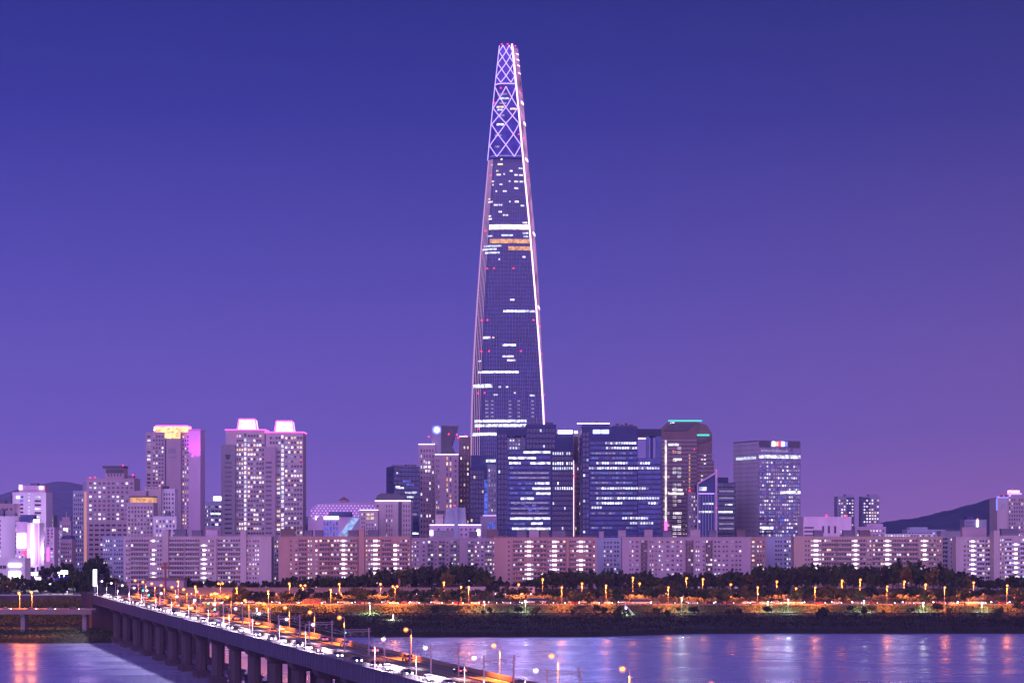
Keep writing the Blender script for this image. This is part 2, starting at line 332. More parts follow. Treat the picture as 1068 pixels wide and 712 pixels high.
class B:
    def __init__(s, label, cat, x0, x1, ytop, d, depth=18, rot=0, xc=None, zg=10.5, name='apartment_block', group=None, seed=1):
        s.s = d/F; s.zg = zg; s.d = d; s.rot = R(rot); s.rnd = random.Random(seed*7+int(x0))
        if rot == 0: s.xc = x0; s.k = s.s; s.w = (x1-x0)*s.s; s.depth = depth; s.a0, s.a1 = 0, s.w; s.ks = None
        else:
            s.xc = xc; s.k = s.s/math.cos(s.rot); s.ks = s.s/abs(math.sin(s.rot))
            if rot > 0: s.a0, s.a1 = 0, (x1-xc)*s.k; s.depth = (xc-x0)*s.ks
            else: s.a0, s.a1 = (x0-xc)*s.k, 0; s.depth = (x1-xc)*s.ks
            s.w = s.a1-s.a0
        X = (s.xc-CX)*s.s
        s.root = empty(name, label, cat, (X, d, zg), s.rot, group)
        s.h = CAMZ-(ytop-HY)*s.s-zg; s.wins = []
    def x(s, p): return (p-s.xc)*s.k
    def sy(s, p): return abs(p-s.xc)*s.ks
    def z(s, p): return CAMZ-(p-HY)*s.s-s.zg
    def part(s, name, mb, m, parent=None): return mb.build(name, m, parent or s.root)
    def box(s, name, p0, p1, q0, q1, m, y0=0, y1=None, parent=None):
        """a box by photo columns p0..p1 and rows q0 (top)..q1 (None: ground), from y0 to y1 in depth"""
        z0 = 0 if q1 is None else s.z(q1)
        return s.part(name, MB().box(s.x(p0), s.x(p1), y0, s.depth if y1 is None else y1, z0, s.z(q0)), M[m] if isinstance(m, str) else m, parent)
    def body(s, m='wall_grey', top=None, parapet=True, name='wall'):
        h = s.h
        o = s.part(name, MB().box(s.a0, s.a1, 0, s.depth, 0, h-.9 if parapet else h), M[m])
        if parapet:
            a, b, e = s.a0-.15, s.a1+.15, s.depth+.15; mb = MB()
            mb.box(a, b, -.15, .25, h-.9, h); mb.box(a, b, e-.4, e, h-.9, h); mb.box(a, a+.4, .25, e-.4, h-.9, h); mb.box(b-.4, b, .25, e-.4, h-.9, h)
            s.part('parapet', mb, M[m])
            s.part('roof', MB().box(s.a0+.3, s.a1-.3, .3, s.depth-.3, h-.899, h-.7), M['roof'])
        return o
    def win(s, p, q, w, h, m, side=False, y=0.0):
        if side: s.wins.append((0, s.sy(p), s.z(q), w, h, m, True))
        else: s.wins.append((s.x(p), y, s.z(q), w, h, m, False))
    def grid(s, p0, p1, q0, q1, nc, nr, fw=.6, fh=.5, lit=.3, mats=('lit_white', 'lit_warm', 'lit_cool', 'lit_dim'), cols={}, rows={}, side=False, skip=(), y=0.0, dark=True):
        k = s.ks if side else s.k
        w = round(abs(p1-p0)/nc*k*fw, 1); h = round((q1-q0)/nr*s.s*fh, 1)
        for j in range(nr):
            for i in range(nc):
                if i in skip: continue
                p = p0 + (p1-p0)*(i+.5)/nc; q = q0 + (q1-q0)*(j+.5)/nr
                c = cols.get(i, rows.get(j))
                if c and s.rnd.random() < .9: m = c
                elif s.rnd.random() < lit: m = s.rnd.choice(mats)
                elif dark: m = 'glass'
                else: continue
                s.win(p, q, w, h, m, side, y)
    def seg(s, p0, p1, q, hpx=2.2, m='lit_strip', side=False):
        """a stretch of one lit floor"""
        k = s.ks if side else s.k
        w, h = round(abs(p1-p0)*k, 1), round(hpx*s.s, 1); p = (p0+p1)/2
        if side: s.wins.append((-.35 if s.rot > 0 else .35, s.sy(p), s.z(q), w, h, m, True))
        else: s.wins.append((s.x(p), -.35, s.z(q), w, h, m, False))
    def floors(s, q0, q1, n, glass='glass_blue', spandrel='spandrel', frac=.42, p0=None, p1=None, side=False, out=.0, vert=None):
        """curtain wall: one band of spandrel per floor proud of one sheet of glass, and mullions"""
        if side: a, b = 0.0, s.depth
        else: a, b = (s.a0 if p0 is None else s.x(p0)), (s.a1 if p1 is None else s.x(p1))
        mb, gb = MB(), MB(); z1, z0 = s.z(q0), max(0, s.z(q1)); st = (z1-z0)/n; sg = -1 if s.rot > 0 else 1
        def bx(m, u0, u1, d0, d1, za, zb):
            if side: m.box(min(sg*d0, sg*d1), max(sg*d0, sg*d1), u0, u1, za, zb)
            else: m.box(u0, u1, -d1, -d0, za, zb)
        bx(gb, a+.1, b-.1, .002, .03, z0, z1)
        for i in range(n+1): bx(mb, a, b, .031, .16, z0+st*i-st*frac/2, min(z1, z0+st*i+st*frac/2))
        nv = max(2, int((b-a)/(vert or 3.0)))
        for i in range(nv+1):
            u = a+(b-a)*i/nv
            bx(mb, u-.09, u+.09, .161, .30, z0, z1)
        s.part('glazing', gb, M[glass]); s.part('floor_bands', mb, M[spandrel]) if False else s.part('curtain_frame', mb, M[spandrel])
    def roofbox(s, p0, p1, q0, m='tank', y0=4, y1=10, name='roof_tank', q1=None):
        mb = MB().box(s.x(p0), s.x(p1), y0, y1, s.h-.69 if q1 is None else s.z(q1), s.z(q0))
        a, b = s.x(p0), s.x(p1); z = s.z(q0)
        mb.box(a-.2, b+.2, y0-.2, y1+.2, z+.001, z+.25)
        s.part(name, mb, M[m])
    def beacon(s, p, q, y=0.5, r=.75, m='led_red', name='aircraft_beacon'):
        mb = MB().ball((s.x(p), y, s.z(q)), r*max(.8, s.s)); mb.tube((s.x(p), y, s.z(q)-3*r), (s.x(p), y, s.z(q)), .12, m=1)
        s.part(name, mb, [M[m], M['steel']])
    def done(s, cap=100):
        ws = sorted(s.wins, key=lambda w: (w[5] == 'glass', -w[3]*w[4]))
        rz = -math.pi/2 if s.rot > 0 else math.pi/2
        for w in ws[:cap]:
            x, y, z, ww, hh, m, side = w
            key = (ww, hh, m)
            if key not in WCACHE: WCACHE[key] = win_mb(ww, hh, m != 'glass').mesh('window', [M['frame'], M[m]])
            link('lit_window' if m != 'glass' else 'window', WCACHE[key], s.root, (x, y, z), rz if side else None)
        rest = ws[cap:]
        if rest:
            mats = [M['frame']]; idx = {}; mb = MB()
            for x, y, z, ww, hh, m, side in rest:
                if m not in idx: idx[m] = len(mats); mats.append(M[m])
                g = win_mb(ww, hh, m != 'glass'); n0 = len(mb.v); c, sn = (math.cos(rz), math.sin(rz)) if side else (1, 0)
                mb.v += [(x+a*c-b*sn, y+a*sn+b*c, z+e) for a, b, e in g.v]
                mb.f += [tuple(i+n0 for i in f) for f in g.f]; mb.m += [idx[m] if k else 0 for k in g.m]
            struct(mb.build('other_windows', mats, s.root), 'stuff')

def slab(label, x0, x1, ytop, d, m, bays, nf=12, pitch=4.8, q0=None, shafts=(), tanks=(), rot=0, xc=None, lit=.16, seed=1, depth=12, parm=None, cat='apartment block'):
    """a long slab of flats: bays = (p0, p1, kind): band = balconies, win:n = n columns of windows, stair = lit stair, blank"""
    b = B(label, cat, x0, x1, ytop, d, depth, rot, xc, seed=seed); b.body(m)
    q0 = ytop+2.6 if q0 is None else q0; H = pitch*b.s
    for bay in bays:
        p0, p1, kind = bay[:3]; lt = bay[3] if len(bay) > 3 else lit
        a, e = b.x(p0), b.x(p1)
        if kind == 'band':
            nw = max(2, int(round((p1-p0)/2.6)))
            for f in range(nf):
                q = q0 + pitch*(f+.5); zc = b.z(q)
                if zc < H*.6: break
                mb = MB(); mb.box(a+.1, e-.1, -1.1, -.95, zc-H*.5, zc-H*.12); mb.box(a+.1, e-.1, -.95, -.005, zc-H*.5, zc-H*.45)
                for u in (a+.1, e-.25): mb.box(u, u+.15, -.949, -.005, zc-H*.449, zc+H*.5)
                b.part('balcony', mb, M[parm or m])
                for i in range(nw):
                    on = b.rnd.random() < lt
                    mm = b.rnd.choice(('lit_white', 'lit_white', 'lit_cool', 'lit_dim', 'lit_warm', 'lit_dim')) if on else 'glass'
                    b.win(p0+(p1-p0)*(i+.5)/nw, q-.35, round((p1-p0)/nw*b.s*.8, 1), round(H*.5, 1), mm, y=-.0)
        elif kind.startswith('win'):
            n = int(kind.split(':')[1])
            b.grid(p0, p1, q0, q0+pitch*nf, n, nf, .55, .42, lt)
        elif kind == 'stair':
            c = (p0+p1)/2; w = (p1-p0)
            for f in range(nf):
                q = q0+pitch*(f+.5)
                if b.z(q) < 2: break
                if b.rnd.random() < .06: continue
                b.win(c, q-.3, round(w*.5*b.s, 1), round(H*.48, 1), 'stair')
                for sgn in (-1, 1):
                    b.win(c+sgn*w*.42, q-.2, round(w*.24*b.s, 1), round(H*.34, 1), b.rnd.choice(('lit_white', 'lit_white', 'lit_cool', 'glass')))
        elif kind == 'pier':
            mb = MB().box(a, e, -.8, -.003, 0, b.h-.95); b.part('pilaster', mb, M[m])
    for p0, p1, q in shafts:
        mb = MB().box(b.x(p0), b.x(p1), -1.6, depth*.6, b.h+.01, b.z(q)); mb.box(b.x(p0), b.x(p1), -1.6, -.16, 0, b.h+.01)
        b.part('lift_shaft', mb, M[m])
    for tk in tanks: b.roofbox(*tk[:3], *(tk[3:4] or ('tank',)), y0=depth*.3, y1=depth*.75)
    # roof rail
    mb = MB(); n = int(b.w/4)
    for i in range(n+1):
        u = b.a0+.2+(b.w-.4)*i/n; mb.box(u-.07, u+.07, .02, .14, b.h+.001, b.h+1.1)
    mb.box(b.a0+.2, b.a1-.2, .16, .24, b.h+.95, b.h+1.1); b.part('roof_railing', mb, M['steel'])
    b.done(); return b

# ---- front row of flats along the river road
DA = 1262
slab('low pale blue flats at the left end of the front row beside the glowing column', 107, 129, 559, 1330, 'wall_blue', [(107.5, 117, 'win:4', .35), (118.5, 128.5, 'win:4', .12)], seed=3, pitch=4.6)
slab('long pinkish white slab of flats with two lit stair columns, left of the salmon slab', 129, 283, 559, DA, 'wall_pink',
     [(131, 136, 'win:2', .05), (136.5, 155, 'band', .06), (157, 163, 'stair'), (163.5, 169, 'win:2', .3), (176.5, 192, 'band', .1), (193, 208, 'band', .08), (209.5, 216, 'stair'), (217, 223, 'win:3', .3), (223, 226, 'pier'), (227, 251, 'band', .16), (257, 262, 'win:2', .2), (263, 270.5, 'win:3', .45)],
     shafts=((170, 176, 552), (251, 257, 553)), tanks=((181, 193, 552), (199, 209, 553), (214, 226, 552.5, 'wall_violet')), seed=4)
slab('narrow dark block of flats squeezed between the white slab and the salmon slab', 281, 291, 559.5, 1320, 'wall_grey', [(281.5, 290.5, 'win:4', .4)], seed=5)
slab('salmon slab of flats with a tall lift shaft and a brown hut on its roof', 290.5, 428, 559, DA-6, 'wall_salmon',
     [(302, 305, 'win:1', .1), (307, 311, 'win:1', .85), (311.5, 320, 'band', .12), (320.5, 326, 'win:2', .9), (328, 332, 'win:1', .9), (333, 344, 'band', .15), (345, 354, 'band', .22), (354.5, 362, 'stair'), (362.5, 373, 'band', .3), (381, 386.5, 'win:2', .7), (387, 396, 'stair'), (396.6, 398, 'pier'), (398.5, 408, 'band', .25), (408.5, 416, 'stair'), (416.5, 425, 'band', .3), (425.3, 427.5, 'win:1', .5)],
     shafts=((374.5, 380, 551),), tanks=((292, 307, 551.5, 'wall_brown'), (317, 325, 553), (328, 336, 553), (362.5, 373, 553), (383, 394, 552.5)), seed=6, nf=11)
slab('grey blue flats with dark stacked balconies just right of the salmon slab', 426, 482, 560.5, 1345, 'wall_mauve',
     [(427, 431, 'win:2', .7), (432, 437, 'win:2', .5), (440, 444, 'win:1', .2), (446, 452, 'band', .3), (453, 456, 'win:1', .1), (457.5, 464, 'band', .3), (465, 468, 'win:1', .2), (469.5, 476, 'band', .35), (477, 481, 'win:2', .3)], tanks=((452, 473, 553.5, 'wall_grey'),), seed=7, pitch=4.5, parm='wall_grey')
slab('bluish flats with a blank pale strip, left of the salmon gable', 479.5, 517, 560.8, 1335, 'wall_mauve',
     [(488, 494, 'band', .35), (495, 500, 'win:2', .4), (501, 505, 'win:1', .2), (506, 513, 'band', .6), (513.5, 516, 'win:1', .3)], tanks=((489, 498, 554.5),), seed=8, pitch=4.5, parm='wall_grey')
slab('pinkish slab with a blank salmon gable and three lit stair columns below the portal office', 515.5, 622.5, 560, DA-4, 'wall_salmon',
     [(529, 532.5, 'win:1', .1), (535, 547, 'band', .2), (547.5, 556, 'stair'), (556.5, 563, 'band', .25), (563.5, 570, 'band', .2), (570.5, 573, 'win:1', .3), (573.5, 583, 'stair'), (583.5, 590, 'band', .3), (590.5, 593.5, 'pier'), (594, 601, 'band', .2), (601.5, 610, 'stair'), (610.5, 617, 'band', .25), (618, 621, 'win:1', .5)],
     tanks=((507.5, 519.5, 552.5, 'wall_brown'), (539, 549, 553.5, 'tank'), (552, 562, 553, 'wall_mauve'), (564, 572.5, 552.8, 'wall_brown'), (576, 590, 553.3)), seed=9, nf=11)
slab('narrow bluish flats set back between two pink slabs', 622, 652, 560.5, 1330, 'wall_blue', [(629, 639, 'win:3', .3), (640, 646, 'win:2', .35)], tanks=((625, 630, 554, 'wall_mauve'), (645, 653, 553, 'wall_mauve')), seed=10, pitch=4.6)
slab('mauve slab of flats with square windows and dark balcony stacks, below the big blue office', 649, 783, 559.8, DA, 'wall_mauve',
     [(656, 661, 'win:2', .5), (662, 667, 'win:1', .1), (668.5, 675, 'band', .1), (677, 682, 'win:2', .4), (683, 685.5, 'win:1', .2), (686.5, 692, 'win:2', .5), (694, 704, 'win:2', .3), (705, 712, 'win:2', .35), (715, 723, 'band', .3), (725, 730, 'win:2', .6), (732, 736, 'win:1', .2), (736, 743, 'band', .35), (744, 752, 'win:2', .4), (753, 760, 'win:2', .3), (762, 774, 'win:3', .3)],
     shafts=(), tanks=((672.5, 681, 552.3, 'wall_mauve'), (692, 701, 553.2), (720.5, 731, 552.3, 'wall_mauve'), (740, 748, 553.2)), seed=11, nf=11, parm='wall_brown')
slab('short salmon flats with one lit window column, right of the mauve slab', 782, 799, 559.8, DA+30, 'wall_salmon', [(783, 788, 'win:1', .95), (789, 798, 'win:3', .45)], tanks=((769, 778, 552.5, 'wall_brown'),), seed=12, nf=11)
slab('pale blue white flats with a blank gable, below the office with the rainbow sign', 798, 838, 559.5, 1325, 'wall_blue', [(808, 816, 'win:3', .08), (817, 821, 'win:1', .2), (820, 825, 'win:2', .7), (826, 829, 'win:1', .5)], seed=13, pitch=4.6)
slab('long tan slab of flats with four lit stair columns at the right', 828, 983, 559, DA-2, 'wall_tan',
     [(839, 845, 'win:2', .1), (846, 856, 'stair'), (857, 872, 'band', .2), (872.5, 888, 'band', .16), (888.5, 896, 'stair'), (896.5, 903, 'band', .3), (904, 909, 'win:2', .5), (910, 921, 'band', .2), (921.5, 929.5, 'stair'), (930, 945, 'band', .25), (945.5, 957, 'band', .2), (957.5, 960, 'pier'), (960.5, 968, 'stair'), (968.5, 976, 'band', .3), (977, 982, 'win:2', .3)],
     tanks=((850, 859.5, 553), (880.5, 890.5, 553), (898, 909, 553, 'wall_brown')), seed=14, nf=11)
slab('dim grey flats standing back between the tan slab and the stepped pink flats', 981, 1006, 553.5, 1350, 'wall_grey', [(983, 988, 'band', .1), (991, 996, 'win:2', .25)], seed=15, pitch=4.6, q0=560)
slab('stepped pink flats with one lit stair column, second block from the right edge', 997, 1036, 559.5, DA-20, 'wall_pink',
     [(1004.5, 1008, 'win:1', .4), (1008.5, 1011, 'win:1', .2), (1011, 1018, 'stair'), (1018.5, 1027, 'band', .35), (1027.5, 1035, 'band', .3)], tanks=((1005, 1030, 550, 'wall_mauve'),), seed=16, nf=11, parm='wall_white')
slab('stepped pink flats with a grey lift tower at the right edge of the front row', 1036, 1078, 558, DA-30, 'wall_pink',
     [(1042.5, 1047, 'win:2', .4), (1047.5, 1055, 'band', .45), (1056, 1063, 'stair'), (1063.5, 1077, 'band', .35)], shafts=((1036, 1042, 553),), tanks=((1046, 1064, 551.5, 'tank'),), seed=17, nf=11, parm='wall_white')

# ---- left cluster
b = B('grey white block with a big blank wall at the left edge', 'apartment block', -14, 19.5, 538, 1420, 16, name='apartment_block', seed=2); b.body('wall_white')
b.grid(-13, 1.5, 541, 600, 5, 13, .5, .5, .3); b.grid(15.5, 19, 541, 600, 1, 13, .6, .5, .55); b.box('stair_tower', 4, 14, 534.5, 537.9, 'wall_grey', 4, 12)
b.roofbox(-10, 2, 531, 'tank'); b.done()
b = B('pale mauve block with dark windows behind the left edge wall', 'apartment block', -20, 15, 525, 1500, 18, name='apartment_block', seed=3); b.body('wall_mauve'); b.grid(-18, 14, 528, 545, 7, 3, .55, .5, .1)
b.roofbox(-4, 4, 522); b.done()
b = B('white hospital-like tower with stepped lit roof and navy windows at the far left', 'office tower', 13, 48, 513, 1560, 22, name='office_tower', seed=4); b.body('wall_white')
b.box('penthouse', 19, 46, 506, 512.9, 'wall_violet', 3, 18); b.box('roof_plant', 30, 37, 503.5, 505.9, 'tank', 6, 14)
b.box('stair_tower', 10.5, 15.5, 516.5, None, 'wall_dark', 2, 16)
b.box('roof_sign', 19, 22.5, 505, 510.5, 'crown_pink', 2.0, 2.95); b.box('roof_lamp', 40.5, 44, 507, 509.5, 'sign_white', 2.0, 2.95)
b.box('wall_sign', 17, 21, 517, 519.6, 'sign_blue', -.5, -.02)
b.grid(20.5, 24.5, 516, 572, 1, 14, .9, .5, .25, ('lit_blue', 'lit_cool')); b.grid(29, 31.5, 513, 541, 1, 8, .7, .6, 1, ('lit_cool',)); b.grid(36, 43, 516, 545, 1, 7, .95, .5, .2, ('lit_cool', 'lit_white'))
b.grid(37, 47, 546, 600, 4, 13, .6, .5, .3); b.beacon(45.5, 510.5); b.done()
b = B('glowing white billboard building beside the pylon block, left', 'billboard building', 17, 28.5, 544, 1400, 12, name='billboard_building', seed=5); b.body('wall_violet')
b.box('video_wall', 18, 27, 556, 571, 'sign_white', -.6, -.02); b.box('roof_frame', 20, 35, 536.5, 543.9, 'wall_navy', 3, 9); b.grid(19, 28, 573, 588, 3, 3, .5, .5, .5); b.box('side_sign', 24.5, 27.5, 574, 579, 'led_red', -.6, -.02); b.done()
b = B('white floodlit block ribbed with two glowing columns, left of the pink neon sign', 'shop building', 28.5, 41, 545, 1385, 14, name='shop_building', seed=6); b.body('wall_white')
b.box('light_column', 29, 31.2, 547, 588, 'led_violet', -.7, -.02); b.box('light_column', 32.8, 34.4, 546, 588, 'led_white', -.7, -.02); b.box('column', 36.5, 39, 547, 588, 'wall_pink', -.7, -.02)
b.box('wall_sign', 34.5, 41, 541.5, 544.6, 'sign_white', .5, 1.5); b.grid(28.8, 40.8, 589, 597, 4, 1, .7, .6, .8); b.done()
b = B('pink block with a vertical neon strip sign at the left', 'shop building', 48, 56.5, 549.5, 1420, 14, name='shop_building', seed=7); b.body('wall_violet')
b.box('neon_sign', 49, 51.2, 571, 585, 'led_pink', -.6, -.02); b.grid(48.3, 56.2, 551, 568, 2, 5, .4, .5, .1); b.grid(52, 56, 570, 590, 1, 5, .6, .5, .4); b.done()
b = B('small lilac block with a bright rooftop lamp behind the pink sign', 'apartment block', 48, 56, 537, 1650, 14, seed=8); b.body('wall_grey'); b.grid(48.5, 55.5, 540, 580, 4, 9, .5, .5, .3); b.box('roof_lamp', 47.8, 51, 537.4, 539.6, 'sign_white', -.6, -.02); b.done()
b = B('low pale flats with a white stair front between the neon block and the bluish tower', 'apartment block', 55.5, 65, 553, 1480, 14, seed=9); b.body('wall_white'); b.grid(56, 64.5, 555.5, 590, 4, 8, .5, .5, .5, ('lit_white', 'lit_cool', 'lit_dim')); b.done()
b = B('small grey flats with a dark hipped roof left of the bluish tower', 'apartment block', 63, 75, 562, 1470, 14, seed=10); b.body('wall_mauve'); b.grid(63.5, 74.5, 565, 595, 5, 7, .55, .5, .25)
b.part('pitched_roof', MB().prism([(b.x(62.5), b.z(562)), (b.x(75.5), b.z(562)), (b.x(73), b.z(558.5)), (b.x(65), b.z(558.5))], 1, 12, 'y'), M['wall_navy']); b.done()
b = B('hazy small block with a dome-topped mast far behind at the left', 'office block', 62, 74, 543, 2300, 20, name='office_block', seed=11); b.body('wall_mauve'); b.box('roof_tier', 64, 72, 539, 542.9, 'wall_mauve', 3, 15); b.box('mast', 67.3, 68, 533, 538.9, 'steel', 8, 8.8)
b.box('roof_lamp', 66.5, 70.5, 550.5, 554, 'sign_white', -.6, -.02); b.grid(62.5, 73.5, 546, 600, 5, 11, .5, .5, .2); b.done()
b = B('bluish slender tower with an orange glowing right edge', 'apartment tower', 76, 92, 511.5, 1700, 20, name='apartment_tower', seed=12); b.body('wall_blue')
b.box('lit_edge', 87.8, 90.4, 512.5, 592, glow('peach_glow_edge', (1, .42, .38), .55), -.5, -.02); b.grid(76.5, 87, 514, 595, 5, 17, .55, .5, .2); b.box('roof_plant', 85, 90, 502.5, 511.4, 'wall_steel', 5, 14); b.done()  # edge strip glows by its own material, no lamp on it
b = B('brown stepped office tower with red roof lights and many white windows, left', 'office tower', 90.5, 140, 498.5, 1600, 26, name='office_tower', seed=13); b.body('wall_mauve')
b.box('upper_tier', 109, 129, 488, 498.4, 'wall_mauve', 2, 18); b.part('roof_slab', MB().box(b.x(106.5), b.x(129), 1, 19, b.z(488)+.002, b.z(485.5)), M['wall_dark']); b.box('crown', 110, 128.5, 489, 493, 'wall_dark', 1.4, 1.95)
b.box('roof_plant', 132, 138, 495.5, 498.4, 'tank', 4, 12)
b.grid(92, 139.5, 501.5, 543, 10, 9, .55, .5, .4, ('lit_white', 'lit_white', 'lit_cool', 'lit_dim')); b.grid(92, 139.5, 545, 600, 8, 11, .7, .45, .07, ('lit_warm', 'lit_white')); b.grid(111, 127, 492.9, 497.5, 5, 1, .5, .6, 0, y=1.97)
b.beacon(94, 498, .5, .9); b.beacon(99, 497.5, .5, .7); b.beacon(127.5, 485, 3, .8); b.beacon(138, 495, 3, .9); b.done()
b = B('flats with a lit curved amber roof lounge in front of the brown stepped tower', 'apartment block', 132, 160, 524, 1500, 18, seed=14); b.body('wall_pink')
b.box('upper_storey', 133, 151, 511.5, 518.4, 'wall_mauve', 5, 16); b.box('roof_lounge', 135.5, 159.5, 518.5, 523.6, 'lit_amber', .5, 16); b.part('canopy', MB().box(b.x(134.5), b.x(160), -.3, 17, b.z(518.3), b.z(517)), M['wall_brown'])
b.grid(133, 159.5, 527, 600, 8, 17, .55, .55, .25); b.done()
b = B('white blank stair block stepped in front of the gold crowned tower', 'apartment block', 151, 168, 507, 1540, 14, seed=15); b.body('wall_pink'); b.grid(152, 166, 507.8, 510.2, 4, 1, .4, .5, 0); b.beacon(167, 505.5, .5, .5); b.grid(159, 167.5, 540, 590, 3, 10, .55, .5, .4); b.done()
b = B('small white flats with dark roof box at the foot of the gold crowned tower', 'apartment block', 167.5, 182.5, 509.5, 1545, 14, seed=16); b.body('wall_white'); b.box('roof_plant', 168.5, 174, 506.5, 509.3, 'wall_dark', 4, 10); b.grid(170, 178, 513, 545, 3, 7, .5, .5, .05); b.grid(178.5, 182, 513, 545, 1, 7, .5, .5, .1); b.done()
b = B('low white flats under a round roof drum left of the gold crowned tower foot', 'apartment block', 160, 184, 538, 1480, 12, seed=17); b.body('wall_white'); b.grid(162, 183, 541, 575, 6, 7, .5, .55, .45, ('lit_warm', 'lit_cool', 'lit_white')); b.roofbox(171, 176, 534.5); b.done()

b = B('tall pale tower with a gold floodlit crown and a magenta lit right wall', 'apartment tower', 152, 208, 450.5, 1660, 30, rot=0, name='apartment_tower', seed=18)
b.box('wall', 152, 188.5, 450.5, None, 'wall_mauve', 0, 30); b.box('wall', 188.6, 208, 448, None, 'wall_violet', 5, 30)
b.box('crown', 160, 195, 444.5, 450.4, 'crown_gold', 2, 22); b.box('crown', 162, 195, 443.2, 444.4, 'led_pink', 1, 23); b.box('crown_screen', 172, 188, 451, 457, 'crown_gold', -.6, -.02); b.box('corner_post', 195.5, 208.5, 447, 447.9, 'wall_violet', 4, 31)
mg = M['led_pink']
b.box('floodlight', 199, 201, 474.7, 475.8, mg, 3.6, 4.9)
b.grid(153, 157.5, 453, 545, 1, 23, .8, .55, .5); b.grid(159, 171, 453, 545, 4, 23, .6, .55, .25); b.grid(189, 196, 453, 560, 3, 26, .6, .55, .45, ('lit_warm', 'lit_white', 'lit_amber', 'lit_dim'), y=5)
b.box('dark_strip', 172, 173.2, 458, None, 'wall_dark', -.3, -.02); b.part('crest', MB().box(b.x(175.5), b.x(183), -.35, -.02, b.z(472), b.z(467.5)), M['wall_grey']); b.part('lettering_band', MB().box(b.x(176), b.x(184), -.3, -.02, b.z(477.2), b.z(475.6)), M['wall_grey'])  # dark strip laid on the wall, nothing is cut in
b.beacon(161, 448, .5, .8, 'sign_white', 'roof_lamp'); b.done()
l = bpy.data.lights.new('magenta_flood', 'SPOT'); l.energy = 0.8e5; l.color = (.85, .07, 1); l.spot_size = R(44); l.spot_blend = .5; l.shadow_soft_size = 1
o = bpy.data.objects.new('magenta_flood', l); COL.objects.link(o); o.parent = b.root; o.location = (b.x(207), -22, b.z(484)); o.rotation_euler = (R(90+36), 0, R(3)); 

b = B('small pale block with a bright rooftop sign between the gold and twin towers', 'office block', 211, 232.5, 523, 1850, 18, name='office_block', seed=19); b.body('wall_blue')
b.box('roof_sign', 222.5, 231, 517.5, 521.8, 'sign_white', 1, 2); b.grid(212, 219, 526, 590, 4, 14, .5, .5, .3); b.grid(220, 232, 526, 590, 3, 14, .8, .5, .3, ('lit_white', 'lit_pinkish') if 'lit_pinkish' in M else ('lit_white', 'lit_dim')); b.box('lit_band', 219.5, 230, 534.5, 536.5, 'lit_strip', -.4, -.25)
b.box('mast', 221, 221.5, 514, 522.8, 'steel', 5, 5.6); b.box('annexe', 214, 231, 550, None, 'wall_pink', -6, -.4); b.done()

def twin(label, x0, x1, yt, c0, c1, yc, l0, l1, yl, seed, flank):
    b = B(label, 'apartment tower', x0, x1, yt, 1700, 26, name='apartment_tower', group=None, seed=seed)
    b.body('wall_pink', parapet=False)
    b.box('flank', l0, l1, yl, None, flank, 4 if l0 > x0 else -4, 20) if False else b.box('flank', l0, l1, yl, None, flank, -5, -.02 if l0 >= x0 else 20)
    b.part('led_cornice', MB().box(b.x(x0)-.8, b.x(x1)+.8, -.9, 26.8, b.h+.01, b.h+.9), M['led_pink'])
    p = [(b.x(c0), b.h+1.31), (b.x(c1), b.h+1.31), (b.x(c1-1.5), b.z(yc)), (b.x(c0+1.5), b.z(yc))]
    b.part('crown', MB().prism(p, 5, 20, 'y'), M['crown_pink'])
    e = MB()
    for a, q in ((c0-.7, c0+1), (c1+.7, c1-1)): e.tube((b.x(a), 4, b.h+1.31), (b.x(q), 4, b.z(yc)), .6)
    e.tube((b.x(c0+1), 4, b.z(yc)+.3), (b.x(c1-1), 4, b.z(yc)+.3), .6); b.part('crown_frame', e, M['led_pink'])
    return b
b = twin('left twin of two pink crowned towers, with a dark emblem on its lower flank', 235.5, 276, 448.5, 247.5, 266.5, 437, 231.5, 246, 463.5, 21, 'wall_grey')
b.grid(243, 254, 459 - 6, 590, 4, 28, .75, .5, .0, cols={}) if False else None
b.grid(246.5, 254, 452, 592, 3, 29, .7, .5, .45); b.grid(254.3, 257.3, 451, 592, 1, 29, .8, .7, .95, ('lit_white', 'lit_cool')); b.grid(258, 276, 452, 592, 6, 29, .75, .5, .42, ('lit_white', 'lit_warm', 'lit_dim', 'lit_white'))
b.grid(234, 244, 480, 592, 1, 23, .75, .4, 0, y=-5.0)
b.part('emblem', MB().prism([(b.x(235.5), b.z(474)), (b.x(241.5), b.z(474)), (b.x(240), b.z(479)), (b.x(237), b.z(479))][::-1], -5.3, -5.01, 'y'), M['wall_dark']); b.beacon(276, 477.5, -1, .6); b.done()
b = twin('right twin of two pink crowned towers, windows all the way up', 277, 316, 451, 286.5, 305.5, 439, 276, 288, 466, 22, 'wall_mauve')
b.grid(288.5, 292.5, 469, 592, 1, 26, .9, .5, .6); b.grid(281, 293, 454, 464, 4, 2, .7, .5, .3); b.grid(293, 296.3, 453, 592, 1, 29, .8, .7, .95, ('lit_white', 'lit_cool')); b.grid(297, 315.5, 454, 592, 6, 28, .75, .5, .45, ('lit_white', 'lit_white', 'lit_dim', 'lit_warm'))
b.grid(277, 285, 480, 592, 1, 23, .75, .4, 0, y=-5.0); b.beacon(314, 480, -1, .5); b.done()

